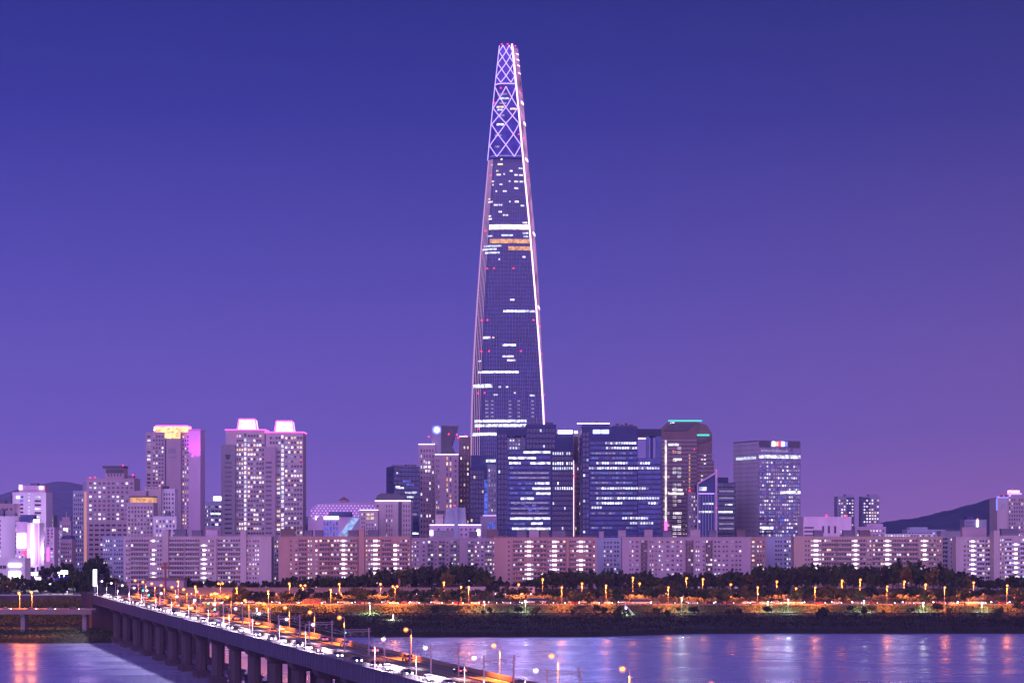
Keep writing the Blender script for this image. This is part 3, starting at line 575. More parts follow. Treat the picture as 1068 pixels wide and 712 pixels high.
# ---- between the twin towers and the tower
b = B('long curved hall with a dotted lattice of lights over its roof', 'exhibition hall', 321, 400, 545, 1620, 60, name='exhibition_hall', seed=23)
b.box('wall', 322, 400, 545, None, 'wall_violet', .5, 60)
prof = [(321, 552), (321.6, 540), (323.5, 532), (327, 527.5), (332, 525), (345, 524.4), (365, 524), (385, 523), (400, 522.5)]
mb = MB(); 
for (a, qa), (c, qc) in zip(prof, prof[1:]): mb.quad((b.x(a), -.2, b.z(qa)), (b.x(c), -.2, b.z(qc)), (b.x(c), 50, b.z(qc)), (b.x(a), 50, b.z(qa)))
mb.poly([(b.x(p), -.2, b.z(q)) for p, q in reversed(prof)] + [(b.x(321), -.2, b.z(560)), (b.x(400), -.2, b.z(560))][0:2])
b.part('curved_roof', mb, M['wall_violet'])
for j in range(6):
    for i in range(20):
        p = 325 + 3.75*i + (1.9 if j % 2 else 0); q = 527.2 + 2.6*j
        if p > 398 or (p < 331 and j == 0) or (p < 327 and j < 2): continue
        if len([k for k in b.root.children]) > 120: pass
        link('roof_light', WCACHE.setdefault('dot', MB().ball((0, 0, 0), .55, n=6, k=4).mesh('roof_light', M['led_violet'])), b.root, (b.x(p), -.55, b.z(q)))
b.grid(322, 331, 542, 556, 3, 3, .5, .5, .9, ('lit_white',)); b.box('gate_lamp', 329, 331.5, 538.5, 541.5, 'sign_white', -.7, -.21); b.done()
b = B('little gabled rooftop pavilion above the curved hall', 'pavilion', 353, 363.5, 521.5, 1655, 10, name='roof_pavilion', zg=55-(525-547)*1655/1900-3.5, seed=24)
b.box('wall', 354, 362.5, 521.5, None, 'wall_mauve', 0, 9); b.part('roof', MB().prism([(b.x(353), b.z(521.4)), (b.x(363.5), b.z(521.4)), (b.x(358.2), b.z(517.8))], -.5, 9.5, 'y'), M['wall_brown']); b.grid(355, 362, 522, 526, 3, 1, .5, .5, 0); b.done()
b = B('low lilac shop with blue lit windows and bright sign before the curved hall', 'shop building', 330, 375, 539, 1440, 20, name='shop_building', seed=25); b.body('wall_violet')
b.grid(337, 353, 542.5, 560, 5, 3, .6, .75, 1, ('lit_blue',)); b.box('roof_sign', 338, 353, 538, 541, 'sign_white', -.6, -.16); b.box('penthouse', 342, 366, 533.5, 538.9, 'wall_navy', 4, 14)
b.part('glass_ramp', MB().prism([(b.x(352), b.z(560)), (b.x(361), b.z(560)), (b.x(375), b.z(540)), (b.x(367), b.z(540))], -1.2, -.17, 'y'), glow('pale_cyan_lit_glass', (.36, .55, .95), .8, .5)); b.beacon(341.5, 535, -.5, .8, 'led_pink', 'roof_lamp'); b.done()
b = B('small mauve block with four warm lit windows beside the white roofed grey block', 'office block', 375, 394, 532, 1430, 16, name='office_block', seed=26); b.body('wall_pink'); b.grid(376.5, 381, 534, 560, 2, 6, .5, .5, .3); b.grid(381.5, 390.5, 534.5, 542, 2, 2, .8, .75, 1, ('lit_warm',)); b.grid(381, 393, 545, 560, 4, 4, .5, .5, .25); b.box('led_roofline', 375, 394, 531.2, 531.9, 'led_white', -.3, .3); b.done()
b = B('grey block with a white lit roofline and dark humped roof, left of the residential complex', 'office block', 391, 428.5, 522.5, 1460, 24, name='office_block', seed=27); b.body('wall_pink', parapet=False); b.box('led_roofline', 391, 428.5, 521.5, 522.4, 'led_white', -.6, .4)
b.part('humped_roof', MB().prism([(b.x(390), b.z(522)), (b.x(424), b.z(522)), (b.x(420), b.z(517)), (b.x(415), b.z(514.5)), (b.x(397), b.z(514)), (b.x(393), b.z(516))], 6, 20, 'y'), M['wall_dark'])
b.grid(392, 396, 525, 575, 1, 10, .6, .5, .5); b.grid(402, 410, 525, 575, 3, 10, .35, .55, .3); b.box('dark_strip', 415.5, 419, 523, None, 'wall_dark', -.25, -.02); b.grid(420, 428, 525, 575, 3, 10, .4, .55, .06, ('lit_blue',)); b.done()  # dark upright strip stands proud of the wall
b = B('dark blue glass tower with a few blue lit floors, left of the residential complex', 'office tower', 401, 437, 486, 1560, 26, rot=18, xc=411, name='office_tower', seed=28); b.body('glass_deep', parapet=False)
b.floors(487, 600, 24, 'glass_deep', 'spandrel_d', .2); b.floors(487, 600, 24, 'glass_blue', 'spandrel', .25, side=True)
b.box('roof_plant', 413, 423, 484.5, 485.9, 'tank', 3, 16); b.box('roof_plant', 425, 435, 484, 485.9, 'tank', 3, 16)
for p0, p1, q, m in ((412.5, 417, 507.5, 'lit_strip'), (413, 421, 508.5, 'lit_cool'), (420, 428, 501.5, 'lit_blue'), (423, 431, 505, 'lit_blue'), (422, 433, 513.5, 'lit_cool'), (424, 431, 518, 'lit_cool'), (428, 436, 556, 'lit_strip'), (413, 415, 493, 'lit_cool'), (429, 434, 513, 'lit_cool'), (414, 418, 519, 'lit_dim'), (419, 430, 523, 'lit_dim'), (412, 420, 530, 'lit_dim'), (422, 434, 536, 'lit_dim')): b.seg(p0, p1, q, 2.0, m)
b.done()
# residential complex with the round emblem
b = B('residential complex with a flared crest carrying a glowing round emblem and red roof lights', 'apartment complex', 436, 490, 463.5, 1600, 34, name='apartment_complex', seed=29)
b.box('left_wing', 436.5, 454, 463.5, None, 'wall_mauve', 0, 30); b.box('left_led_roofline', 436.5, 453.5, 462.6, 463.4, 'led_white', -.4, .6)
b.box('front_wing', 454.1, 478.5, 474.5, None, 'wall_mauve', -9, 24); b.box('front_led_roofline', 454.1, 478.5, 473.6, 474.4, 'led_white', -9.4, -8.2)
b.box('right_wing', 478.6, 490, 455, None, 'wall_brown', 6, 30); b.box('right_led_roofline', 479, 487.5, 454.2, 454.9, 'led_white', 5.6, 6.6)
b.part('crest', MB().prism([(b.x(449), b.z(474)), (b.x(478), b.z(474)), (b.x(470), b.z(467)), (b.x(477.5), b.z(443.3)), (b.x(450), b.z(443.3)), (b.x(450), b.z(460))][::-1], 2, 22, 'y'), M['wall_steel'])
b.part('crest_face', MB().prism([(b.x(460), b.z(473.9)), (b.x(476), b.z(473.9)), (b.x(471), b.z(464)), (b.x(477), b.z(444)), (b.x(460), b.z(443.6))][::-1], 1.6, 1.98, 'y'), M['wall_dark'])
mb = MB(); n = 16; c = (b.x(455.5), b.z(448)); mb.prism([(c[0]+2.9*math.cos(2*math.pi*k/n), c[1]+2.8*math.sin(2*math.pi*k/n)) for k in range(n)], 1.2, 1.9, 'y'); b.part('round_emblem', mb, glow('pale_blue_emblem', (.70, .72, 1), 1.6, .4, .5))
mb = MB(); mb.prism([(c[0]+4.2*math.cos(2*math.pi*k/n), c[1]+4.0*math.sin(2*math.pi*k/n)) for k in range(n)], 1.91, 1.97, 'y'); b.part('emblem_ring', mb, M['led_blue'])
b.grid(438, 453, 467, 580, 5, 20, .5, .5, .12, ('lit_white', 'lit_cool')); b.grid(443, 449, 480, 493, 2, 3, .7, .6, 1, ('lit_white',))
b.grid(455, 459, 478, 580, 2, 19, .45, .5, .25, y=-9); b.grid(465, 472, 475.5, 580, 2, 19, .5, .6, .5, ('lit_warm', 'lit_amber', 'lit_warm'), y=-9); b.grid(473, 478, 478, 580, 1, 19, .4, .5, .1, y=-9)
b.grid(479, 489.5, 458, 580, 3, 22, .45, .5, .14, ('lit_warm', 'lit_white'), y=6)
for p, q, y in ((447, 455, 3), (468, 452.5, 1), (476.5, 453, 1), (478, 456, 5), (485.5, 454, 6)): b.beacon(p, q, y, .8)
b.box('lit_edge', 436.4, 437.4, 520, 560, 'lit_cool', -.4, -.02); b.done()
b = B('blue tower with small dark windows between the residential complex and the portal office', 'office tower', 490, 518, 487, 1590, 26, name='office_tower', seed=30); b.body('wall_navy')
b.box('upper_storey', 491, 514, 474.5, 486.9, 'wall_navy', 2, 22); b.box('lit_band', 507, 517, 479, 481.5, 'lit_strip', -1, 1.9); b.box('front_wing', 508.5, 518, 484.5, None, 'wall_blue', -6, -.1); b.box('glow_edge', 505, 508.4, 500, 560, 'lit_blue', -.4, -.02)
b.grid(490.5, 505, 490, 560, 5, 14, .6, .6, .06, ('lit_warm', 'lit_cool')); b.grid(509, 517.5, 488, 545, 3, 11, .5, .5, .4, ('lit_white', 'lit_dim'), y=-6); b.done()
b = B('low white gallery building with a blue fin tower rising from its roof', 'gallery', 448, 502, 547.5, 1420, 18, name='gallery_building', seed=31); b.body('wall_violet', parapet=False); b.box('led_roofline', 448, 502, 546.6, 547.4, 'led_white', -.4, .5)
b.part('fin_base', MB().prism([(b.x(463), b.z(546.5)), (b.x(486), b.z(546.5)), (b.x(485), b.z(529)), (b.x(466), b.z(529))], 5, 15, 'y'), M['wall_blue']); b.part('fin', MB().prism([(b.x(473.5), b.z(562)), (b.x(478.5), b.z(562)), (b.x(477), b.z(528)), (b.x(474.5), b.z(528))], -2, 4.9, 'y'), M['wall_blue'])
b.box('side_wing', 454, 462, 536, 546.5, 'wall_pink', 5, 15); b.box('roof_plant', 455, 463, 532, 535.9, 'wall_dark', 6, 14); b.beacon(474, 527, 1, .7)
b.box('gate_lamp', 448.5, 451.5, 553, 558, 'sign_white', -.5, -.02); b.box('gate_lamp', 497.5, 500.5, 552, 558, 'sign_white', -.5, -.02); b.grid(455, 498, 549, 560, 9, 2, .4, .4, .3); b.done()
b = B('small violet annexe with a blue lit roofline below the blue tower', 'office block', 501, 518, 538, 1450, 18, name='office_block', seed=32); b.body('wall_grey', parapet=False); b.box('led_roofline', 503.5, 517.5, 536.8, 537.9, 'led_violet', -.5, .6); b.grid(508, 517, 543, 552, 2, 1, .75, .8, 1, ('lit_blue',)); b.done()

# ---- the portal office
b = B('blue glass office pierced by a square portal, white sign on its right wing', 'office tower', 518, 598, 452.5, 1540, 30, name='office_tower', seed=33)
b.box('left_leg', 518, 529, 446.5, None, 'spandrel', 0, 30); b.box('main_wall', 529.05, 574.5, 469, None, 'glass_blue', .5, 30); b.box('upper_block', 548, 580, 442.5, 468.9, 'spandrel', 0, 28); b.box('portal_beam', 529.05, 547.9, 447, 454, 'spandrel', 0, 28)
b.box('portal_back', 529.05, 547.9, 454.1, 468.9, 'glass_grey', 20, 28); b.box('portal_post', 543.5, 545.5, 454.1, 468.9, 'glass_teal', 4, 8); b.box('right_wing', 574.6, 598, 452.5, None, 'spandrel', .6, 30)
b.floors(469, 600, 25, 'glass_blue', 'spandrel', .38, 530, 574); b.grid(576, 597.5, 470, 600, 9, 25, .6, .55, .03, ('lit_cool', 'lit_strip'), y=.6, rows={0: 'lit_cool', 2: 'lit_strip', 3: 'lit_cool', 7: 'lit_strip'}); b.grid(519, 529, 452, 600, 3, 28, .5, .55, .03, ('lit_cool',)); b.grid(549, 579, 446, 468, 9, 4, .6, .5, .05, ('lit_cool', 'lit_warm'))
b.box('roof_screen', 551, 566, 440.8, 442.4, 'wall_dark', 3, 20); b.box('roof_plant', 569, 577, 439.8, 442.4, 'wall_dark', 6, 16); b.box('roof_antenna', 560, 560.4, 434.5, 440.7, 'steel', 8, 8.3); b.box('roof_sign', 582, 597, 448.5, 452, 'sign_white', -.6, .55); b.grid(531, 543, 456, 468, 4, 3, .6, .6, .9, ('lit_cool', 'lit_dim'), y=20)
for p0, p1, q in ((546, 574, 471.4), (530, 559, 477.4), (531, 543, 482.8), (553, 574, 482.8), (558, 573, 503.8), (555, 574, 509.2), (559, 574, 514.4), (543, 557, 519.6), (532, 574, 540.4), (554, 566, 545.6), (534, 574, 551)): b.seg(p0, p1, q, 2.4)
for q in (493, 498, 524, 530, 535): b.seg(533, 572, q, 1.6, 'lit_dim')
for q in (487.5, 493, 498, 504, 509, 514, 525, 530, 535, 546):
    p = 532
    while p < 556:
        if b.rnd.random() < .5: b.seg(p, p+3.4, q+.02, 2.0, b.rnd.choice(('lit_sea', 'lit_sea', 'lit_blue')))
        p += 4
for p, q in ((549, 528), (553, 531), (557, 527), (552, 534), (560, 532), (566, 529)): b.seg(p-2, p+2, q, 2.2, 'lit_blue')
b.done()
b = B('narrow pale residential strip with a vertical light line, between the two big blue offices', 'apartment tower', 596.5, 609, 452, 1580, 22, name='apartment_tower', seed=34); b.body('wall_mauve'); b.box('light_line', 597.3, 598.5, 480, 559, 'led_edge', -.6, -.02); b.beacon(598, 495.5, -1, .9); b.box('roof_lamp', 599, 602.5, 449, 451.5, 'sign_white', 2, 4); b.box('dark_strip', 598.5, 603, 455, 483, 'wall_dark', -.25, -.02); b.grid(599.5, 608, 455, 600, 4, 28, .55, .5, .16, ('lit_warm', 'lit_white')); b.done()  # dark strip is a thin slab on the wall face
# ---- the big blue office with the frame
b = B('big blue office with white lit floors and an open roof frame at right', 'office tower', 606.5, 690, 441.5, 1510, 34, name='office_tower', seed=35)
b.box('main_wall', 606.5, 665, 445, None, 'spandrel', 0, 34); b.box('right_wing', 665.1, 690, 477.5, None, 'spandrel', .5, 34)
b.floors(459, 600, 27, 'glass_blue', 'spandrel', .42, 615, 664.5); b.grid(607.5, 614.5, 450, 600, 2, 28, .6, .5, .05, ('lit_cool',))
mb = MB(); a, e = b.x(665.2), b.x(689.9); z0, z1 = b.z(477.4), b.z(479)
b.box('side_glass', 665.4, 689.6, 478, None, 'glass_blue', .1, .48)
mb = MB(); H = b.z(479)
for i in range(24): mb.box(a, e, -.1, .09, H*i/24-.6, H*i/24+.6)
b.part('side_bands', mb, M['spandrel'])
b.box('frame_beam', 664.6, 690, 447, 454.5, 'spandrel_d', 2, 6); b.box('frame_beam', 664.6, 690, 447, 454.5, 'spandrel_d', 24, 28)
for p0, p1, y in ((674, 677, 2), (679, 681.5, 4), (684, 690, 2)): b.box('frame_column', p0, p1, 454.6, 477.4, 'spandrel' if y == 4 else 'glass_blue', y, y+4)
b.box('frame_lamp', 666, 674, 456, 457.6, 'crown_pink', 3, 4); b.box('roof_block', 608, 636, 441.8, 444.9, 'wall_navy', 3, 24); b.box('led_roofline', 602, 636, 440.6, 441.7, 'led_white', 2.6, 3.4); b.box('roof_screen', 640, 664, 443.3, 444.9, 'wall_dark', 4, 26); b.box('roof_sign', 618.5, 626.2, 448, 452, 'sign_blue', -.6, -.02); b.box('roof_sign', 627.4, 635, 448, 452, 'sign_blue', -.6, -.02)
for q, segs in ((461.9, ((631, 665),)), (467, ((632, 664),)), (482.7, ((622, 655), (664.6, 679))), (488, ((614, 688),)), (509, ((622, 677),)), (519.3, ((622, 688),)), (524.4, ((622, 650), (676, 688))), (529, ((617, 629),)), (540, ((649, 676),)), (545.2, ((657, 681),))):
    for p0, p1 in segs:
        p = p0
        while p < p1-1:
            e = min(p-p0, p1-p)/(p1-p0); k_ = b.rnd.random()
            b.seg(p, p+2.2, q, 2.3, ('lit_dim' if k_ < .5 else 'lit_cool') if e < .1 else ('lit_strip' if k_ < .72 else 'lit_cool' if k_ < .88 else 'lit_dim'))
            p += 2.75
for q in (472.5, 477.5, 493, 498, 503, 514, 535, 550):
    p = 617
    while p < 660:
        if b.rnd.random() < .7: b.seg(p, p+3, q, 1.8, b.rnd.choice(('lit_dim', 'lit_sea', 'lit_sea')))
        p += 3.6
b.seg(612, 614, 537, 3, 'lit_blue')
for p0, p1, q, y in ((612, 617, 440, 8), (643, 646, 441, 6), (648, 651, 442, 10), (652.5, 655, 440.5, 6), (657, 661, 441.8, 9), (622, 624, 438.8, 12)): b.box('roof_plant', p0, p1, q, 443.2 if p0 > 640 else 441.7, 'wall_dark', y, y+5)
b.box('roof_antenna', 650, 650.4, 436.5, 442, 'steel', 7, 7.3); b.done()

# ---- brown stone tower
b = B('brown stone tower with chamfered shoulders and teal lit roof edges', 'office tower', 689, 745, 450, 1600, 36, name='office_tower', seed=36)
x = b.x; z = b.z
b.part('wall', MB().prism([(x(689), 0), (x(727), 0), (x(727), z(452)), (x(727), z(439.5)), (x(698), z(439.5)), (x(689), z(448))], 0, 34, 'y'), M['wall_brown'])
b.part('right_wall', MB().prism([(x(727.1), 0), (x(745), 0), (x(745), z(480)), (x(743), z(480)), (x(743), z(452)), (x(738), z(443)), (x(727.1), z(440))], 3, 34, 'y'), M['wall_brown'])
b.box('teal_edge', 697, 732, 437.8, 439.4, 'led_teal', -.5, 1); b.box('teal_edge', 724, 740, 452.5, 454.3, 'led_teal', 1.5, 2.9); b.box('roof_lamp', 697, 703.5, 440, 442.5, 'sign_white', -.5, -.03) if False else b.box('roof_lamp', 699, 703.5, 440.2, 442, 'lit_strip', -.5, -.03)
b.part('shoulder', MB().prism([(x(692), z(449)), (x(700), z(441)), (x(726), z(441)), (x(716), z(449))], -.6, -.02, 'y'), M['wall_dark']); b.part('shoulder', MB().prism([(x(723), z(465)), (x(742), z(458)), (x(742), z(455)), (x(727), z(460))][::-1], 2.2, 2.96, 'y'), M['wall_dark'])
mb = MB()
for i in range(24):
    q = 459+4.2*i; mb.box(x(689.2), x(726.8), -.28, -.02, z(q)-.5, z(q)+.5); mb.box(x(727.4), x(744.6), 2.72, 2.98, z(q+2)-.5, z(q+2)+.5) if q > 468 else None
b.part('stone_bands', mb, M['wall_grey'])
b.grid(691, 699, 461, 600, 2, 33, .6, .5, .1, ('lit_warm', 'lit_white')); b.grid(701, 711, 461, 600, 2, 33, .8, .5, .55, ('lit_warm', 'lit_white', 'lit_strip')); b.grid(718.3, 720, 473, 510, 1, 12, .9, .7, .95, ('lit_amber',)); b.grid(712, 717, 470, 600, 2, 31, .5, .5, .12, ('lit_amber', 'lit_warm')); b.grid(731, 737, 472, 600, 2, 30, .7, .5, .45, ('lit_white', 'lit_warm'), y=3); b.grid(739, 743, 472, 600, 1, 30, .6, .5, .1, ('lit_amber',), y=3)
for p0, p1, q in ((697, 708, 463.5), (702, 711, 479), (701, 712, 510.5), (697, 713, 514.5), (702, 711, 535), (701, 710, 549)): b.seg(p0, p1, q, 2.4, 'lit_white')
b.beacon(702, 470, -1, .5); b.beacon(719.3, 511.5, -1, 1, 'led_red'); b.beacon(724, 468.5, -1, .5)
b.box('light_pole', 693.4, 695.2, 459, 556, 'lit_white', -1.4, -.8); b.box('light_pole_base', 692.9, 695.7, 543, 556, 'led_pink', -2.0, -1.42); b.done()
b = B('slim grey flats in front of the brown stone tower', 'apartment block', 718, 728, 513.5, 1480, 14, seed=37); b.body('wall_grey'); b.grid(718.5, 727.5, 516, 545, 4, 7, .5, .5, .4); b.grid(719, 727, 546, 575, 2, 6, .5, .5, .1); b.done()
b = B('blue office with a slanting roof and pale edge fins', 'office tower', 727.5, 748, 503, 1470, 22, name='office_tower', seed=38)
x = b.x; z = b.z
b.part('wall', MB().prism([(x(727.5), 0), (x(747), 0), (x(747), z(493)), (x(727.5), z(504.5))], 0, 22, 'y'), M['wall_navy'])
b.box('edge_fin', 745.8, 748, 490.5, None, 'wall_violet', -1.2, -.02); b.box('edge_fin', 727, 728.3, 505, None, 'wall_violet', -.8, -.02); b.part('slanted_cap', MB().prism([(x(727.2), z(505.4)), (x(745.6), z(494.4)), (x(745.6), z(492.4)), (x(727.2), z(503.4))], -1, -.02, 'y'), M['wall_violet'])
b.box('led_band', 728.5, 745, 514, 515, 'led_violet', -.4, -.02); mb = MB()
for i in range(6): u = x(730)+(x(745)-x(730))*i/5; mb.box(u-.2, u+.2, -.5, -.02, 0, z(516))
b.part('fin', mb, M['wall_blue']) if False else struct(mb.build('fins', M['wall_blue'], b.root), 'stuff')
b.seg(729, 737, 509.5, 4, 'lit_cool'); b.seg(733, 744, 525, 2, 'lit_cool'); b.seg(729, 734, 533.5, 2, 'lit_strip'); b.seg(735, 744, 533.5, 2, 'lit_strip'); b.seg(728.6, 730.5, 543.5, 2.5, 'lit_strip'); b.beacon(747, 490, -.5, .5); b.beacon(747, 529.5, -1.6, .5); b.done()
b = B('dark teal glass office with one white lit floor right of the slanted office', 'office tower', 748, 767, 503, 1540, 24, name='office_tower', seed=39); b.body('glass_teal', parapet=False); b.floors(503, 600, 20, 'glass_teal', 'spandrel_d', .25); b.box('roof_screen', 749, 760, 497.5, 502.9, 'spandrel_d', 3, 14); b.seg(749, 764, 533.5, 2, 'lit_strip'); b.seg(756, 764, 526, 1.6, 'lit_cool')
for q in (512, 519, 540, 546, 551): b.seg(750, 765, q, 1.6, 'lit_dim')
b.done()
b = B('thin dark block with a red beacon left of the rainbow sign office', 'apartment tower', 763, 771, 507, 1600, 20, name='apartment_tower', seed=40); b.body('wall_brown'); b.beacon(766.5, 512, -1, 1.2); b.grid(768, 770.5, 515, 560, 1, 11, .7, .5, .7, ('lit_warm', 'lit_white')); b.grid(763.5, 767.5, 518, 560, 1, 10, .7, .5, .1); b.done()
b = B('grey glass office with a rainbow roof sign and violet lit windows', 'office tower', 770.5, 838, 459, 1560, 0, rot=24, xc=791, name='office_tower', seed=41); b.body('glass_grey', parapet=False)
b.part('side_cladding', MB().box(-.12, -.02, .1, b.depth-.1, 0, b.h-1), M['clad_pale']); mb = MB()
for i in range(30): mb.box(-.22, -.13, .1, b.depth-.1, b.h*i/30-.25, b.h*i/30+.25)
for i in range(12): mb.box(-.22, -.13, .1+(b.depth-.4)*i/11, .3+(b.depth-.4)*i/11, 0, b.h-1) if False else None
b.part('side_joints', mb, M['wall_grey']); b.floors(460, 600, 27, 'glass_grey', 'wall_steel', .22, vert=4)
b.box('roof_screen', 792, 804, 459, 466, 'wall_dark', -.6, -.32); b.box('roof_screen', 824, 837, 459, 466, 'wall_dark', -.6, -.32)
for i, m in enumerate(('sign_white', 'crown_gold', 'led_red', 'sign_white', 'led_blue')): b.box('sign_letter', 806+3.5*i, 808.9+3.5*i, 460, 464.5, m, -1.0, -.32)
b.box('lit_band', 791.4, 837.6, 474, 477.4, 'lit_strip', -.7, -.32); b.seg(773, 789.5, 477, 3, 'lit_cool', side=True); b.box('lit_band', 815, 837.6, 511.5, 514.3, 'lit_strip', -.7, -.32); b.box('lit_band', 793, 807, 549, 551.6, 'lit_strip', -.7, -.32); b.box('lit_band', 793, 823, 468.5, 471, 'lit_dim', -.7, -.32)
b.grid(792, 837, 480, 560, 18, 20, .75, .5, .72, ('lit_dim', 'lit_dim', 'lit_dim', 'lit_cool', 'lit_blue', 'lit_white'), dark=False, y=-.3); b.done()

# ---- right
b = B('pinkish white department store with few slots, right of the rainbow sign office', 'department store', 838, 888, 538.5, 1500, 30, name='department_store', seed=42); b.body('wall_shop'); b.grid(838.5, 849, 548, 560, 1, 3, .95, .4, 0)
for p in (858.5, 864.5, 871): b.win(p, 552, 1.7, 6, 'glass')
b.beacon(862, 537.5, 1, 1.1); b.beacon(883, 537.5, 1, .9); b.grid(875, 887, 552, 560, 3, 2, .5, .5, .2); b.done()
for lab, p0, p1, sd_ in (('left one of two far slim residential towers on the right horizon', 873.5, 891, 43), ('right one of two far slim residential towers on the right horizon', 899.5, 917.5, 44)):
    b = B(lab, 'apartment tower', p0, p1, 517.5, 2500, 26, name='apartment_tower', seed=sd_, group='far slim residential towers'); b.body('wall_steel'); b.box('roof_plant', p0+9 if sd_ == 43 else p0+7.5, p1-1, 515, 517.4, 'wall_steel', 4, 20)
    b.box('dark_corner', p0+9.5 if sd_ == 43 else p0+.2, p1-.1 if sd_ == 43 else p0+8, 518.5, None, 'wall_navy', -.5, -.02)
    b.grid(p0+.6, p1-.6, 520, 552, 6, 10, .6, .5, .45, ('lit_white', 'lit_warm', 'lit_white'), dark=True, y=-.52); b.done()
b = B('low lilac office with a flat stepped roof right of the department store', 'office block', 892, 924, 549, 1560, 20, name='office_block', seed=45); b.body('wall_violet'); b.box('penthouse', 905, 922, 546, 548.9, 'wall_violet', 4, 14); b.grid(893, 923, 551, 560, 9, 2, .5, .4, .3); b.done()
b = B('long low white block with a lit top floor behind the tan slab', 'office block', 922, 983, 556.5, 1400, 14, name='office_block', seed=46); b.body('wall_white'); b.grid(922.5, 982.5, 557.2, 560.5, 20, 1, .55, .6, .55, ('lit_white', 'lit_strip', 'lit_cool')); b.done()
b = B('pale blue low block with a boxy upper floor right of the lilac office', 'office block', 946, 986, 552, 1520, 18, name='office_block', seed=47); b.body('wall_blue'); b.box('penthouse', 949, 968, 549.5, 551.9, 'wall_blue', 2, 14); b.grid(947, 985, 553.5, 560, 12, 1, .6, .5, .25); b.done()
b = B('tiny dim tower with a white lit pylon sign below the right hill', 'office tower', 1006, 1029, 541.5, 1700, 18, name='office_tower', seed=48); b.body('wall_steel'); b.box('upper_tier', 1009, 1016, 538.5, 541.4, 'wall_navy', 3, 14); b.box('pylon_sign', 1018.5, 1020, 541.7, 549, 'sign_white', -1, -.2); b.grid(1007, 1017, 543, 553, 4, 3, .5, .5, .15); b.beacon(1019.3, 540.5, -.6, .6); b.done()
b = B('pink tower edged with blue neon at the right edge before the hill', 'apartment tower', 1040, 1076, 515.5, 1500, 24, name='apartment_tower', seed=49)
b.box('gable', 1040, 1051, 519.5, None, 'wall_pink', 0, 24); b.box('wall', 1051.1, 1076, 515.5, None, 'wall_mauve', .6, 24); b.box('neon_edge', 1039, 1040.2, 520, 532, 'led_blue', -.5, 0.6); b.box('neon_edge', 1039.5, 1052, 518, 519.4, 'led_blue', -.4, .6); b.box('neon_edge', 1052.5, 1054.2, 512, 517.5, 'led_violet', -.2, .59); b.box('crown', 1053.5, 1064, 511, 513.6, 'crown_pink', 1.5, 8); b.box('roof_frame', 1054, 1066, 513.8, 515.4, 'led_violet', 1, 10)
b.box('crest', 1044.5, 1048, 525, 529, 'wall_blue', -.3, -.02); b.grid(1052, 1075, 519, 560, 9, 10, .55, .55, .22, ('lit_white', 'lit_warm', 'lit_dim'), y=.6); b.beacon(1041.5, 517.5, .3, .6); b.beacon(1047, 517, .3, .6); b.beacon(1057, 510.5, 3, .6); b.done()

for p, q, d, e in ((33, 566, 1365, 5e4), (22, 575, 1375, 3e4), (52, 575, 1395, 2.5e4), (40, 540, 1530, 4e4)):
    l = bpy.data.lights.new('facade_floodlight', 'POINT'); l.energy = e*.5; l.color = (.80, .48, 1); l.shadow_soft_size = 2
    o = bpy.data.objects.new('facade_floodlight', l); COL.objects.link(o); o.location = px(p, q, d)
# ---- added spots in mid-air, aimed at the river to colour its reflections
for nm, p, q, d, col, e in (('violet', 455, 500, 1380, (.8, .55, 1), 2.2e5), ('pink', 497, 470, 1380, (1, .55, .95), 4.5e5), ('violet', 540, 470, 1380, (.62, .42, 1), 7e5), ('blue', 589, 470, 1380, (.45, .45, 1), 6e5), ('blue', 626, 470, 1380, (.28, .32, 1), 4e5), ('teal', 712, 470, 1380, (.15, .6, .8), 1.5e5), ('blue', 815, 480, 1380, (.55, .55, 1), 3e5), ('white', 938, 520, 1380, (.75, .65, 1), 1.2e5), ('violet', 412, 500, 1380, (.7, .5, 1), 1.5e5), ('pink', 250, 470, 1500, (1, .4, .85), 2e5), ('violet', 90, 500, 1500, (.8, .5, 1), 1.5e5)):
    l = bpy.data.lights.new(nm + '_river_fill_light', 'SPOT'); l.energy = e*.11; l.color = col; l.spot_size = R(50); l.spot_blend = .6; l.shadow_soft_size = 9
    o = bpy.data.objects.new(nm + '_river_fill_light', l); COL.objects.link(o); o.location = px(p, q, d); o.rotation_euler = (R(90-9), 0, R(180))
# ------------------------------------------------------------------ the supertall tower
TD = 1950.0; TS = TD/F
TL = [(43, 521.8), (60, 520), (85, 517.2), (120, 513.6), (160, 509.8), (240, 502.6), (320, 496.6), (380, 493.0), (440, 490.8), (520, 490.2), (620, 491)]
TM = [(43, 534.0), (60, 535.8), (85, 538.2), (120, 541.6), (160, 545.2), (240, 552.6), (320, 559.2), (380, 563.6), (440, 567.0), (520, 569.0), (620, 569.5)]
TR = [(43, 540.0), (60, 541.8), (85, 544.6), (120, 547.8), (160, 551.2), (240, 558.6), (320, 563.8), (380, 566.8), (440, 569.6), (520, 571.2), (620, 571.5)]
def ev(T, q):
    if q <= T[0][0]: return T[0][1]
    for k in range(len(T)-1):
        a, b_ = T[k], T[k+1]
        if a[0] <= q <= b_[0]:
            # Catmull-Rom through the profile
            p0 = T[max(0, k-1)]; p3 = T[min(len(T)-1, k+2)]
            t = (q-a[0])/(b_[0]-a[0]); dx = b_[0]-a[0]
            m0 = (b_[1]-p0[1])/max(1e-6, b_[0]-p0[0])*dx; m1 = (p3[1]-a[1])/max(1e-6, p3[0]-a[0])*dx
            return (2*t**3-3*t*t+1)*a[1] + (t**3-2*t*t+t)*m0 + (-2*t**3+3*t*t)*b_[1] + (t**3-t*t)*m1
    return T[-1][1]
TX = (530-CX)*TS; TZ0 = 10.5
T = empty('supertall_tower', 'very tall tapering glass tower with a lit diamond lattice crown and a glowing right edge', 'skyscraper', (TX, TD, TZ0))
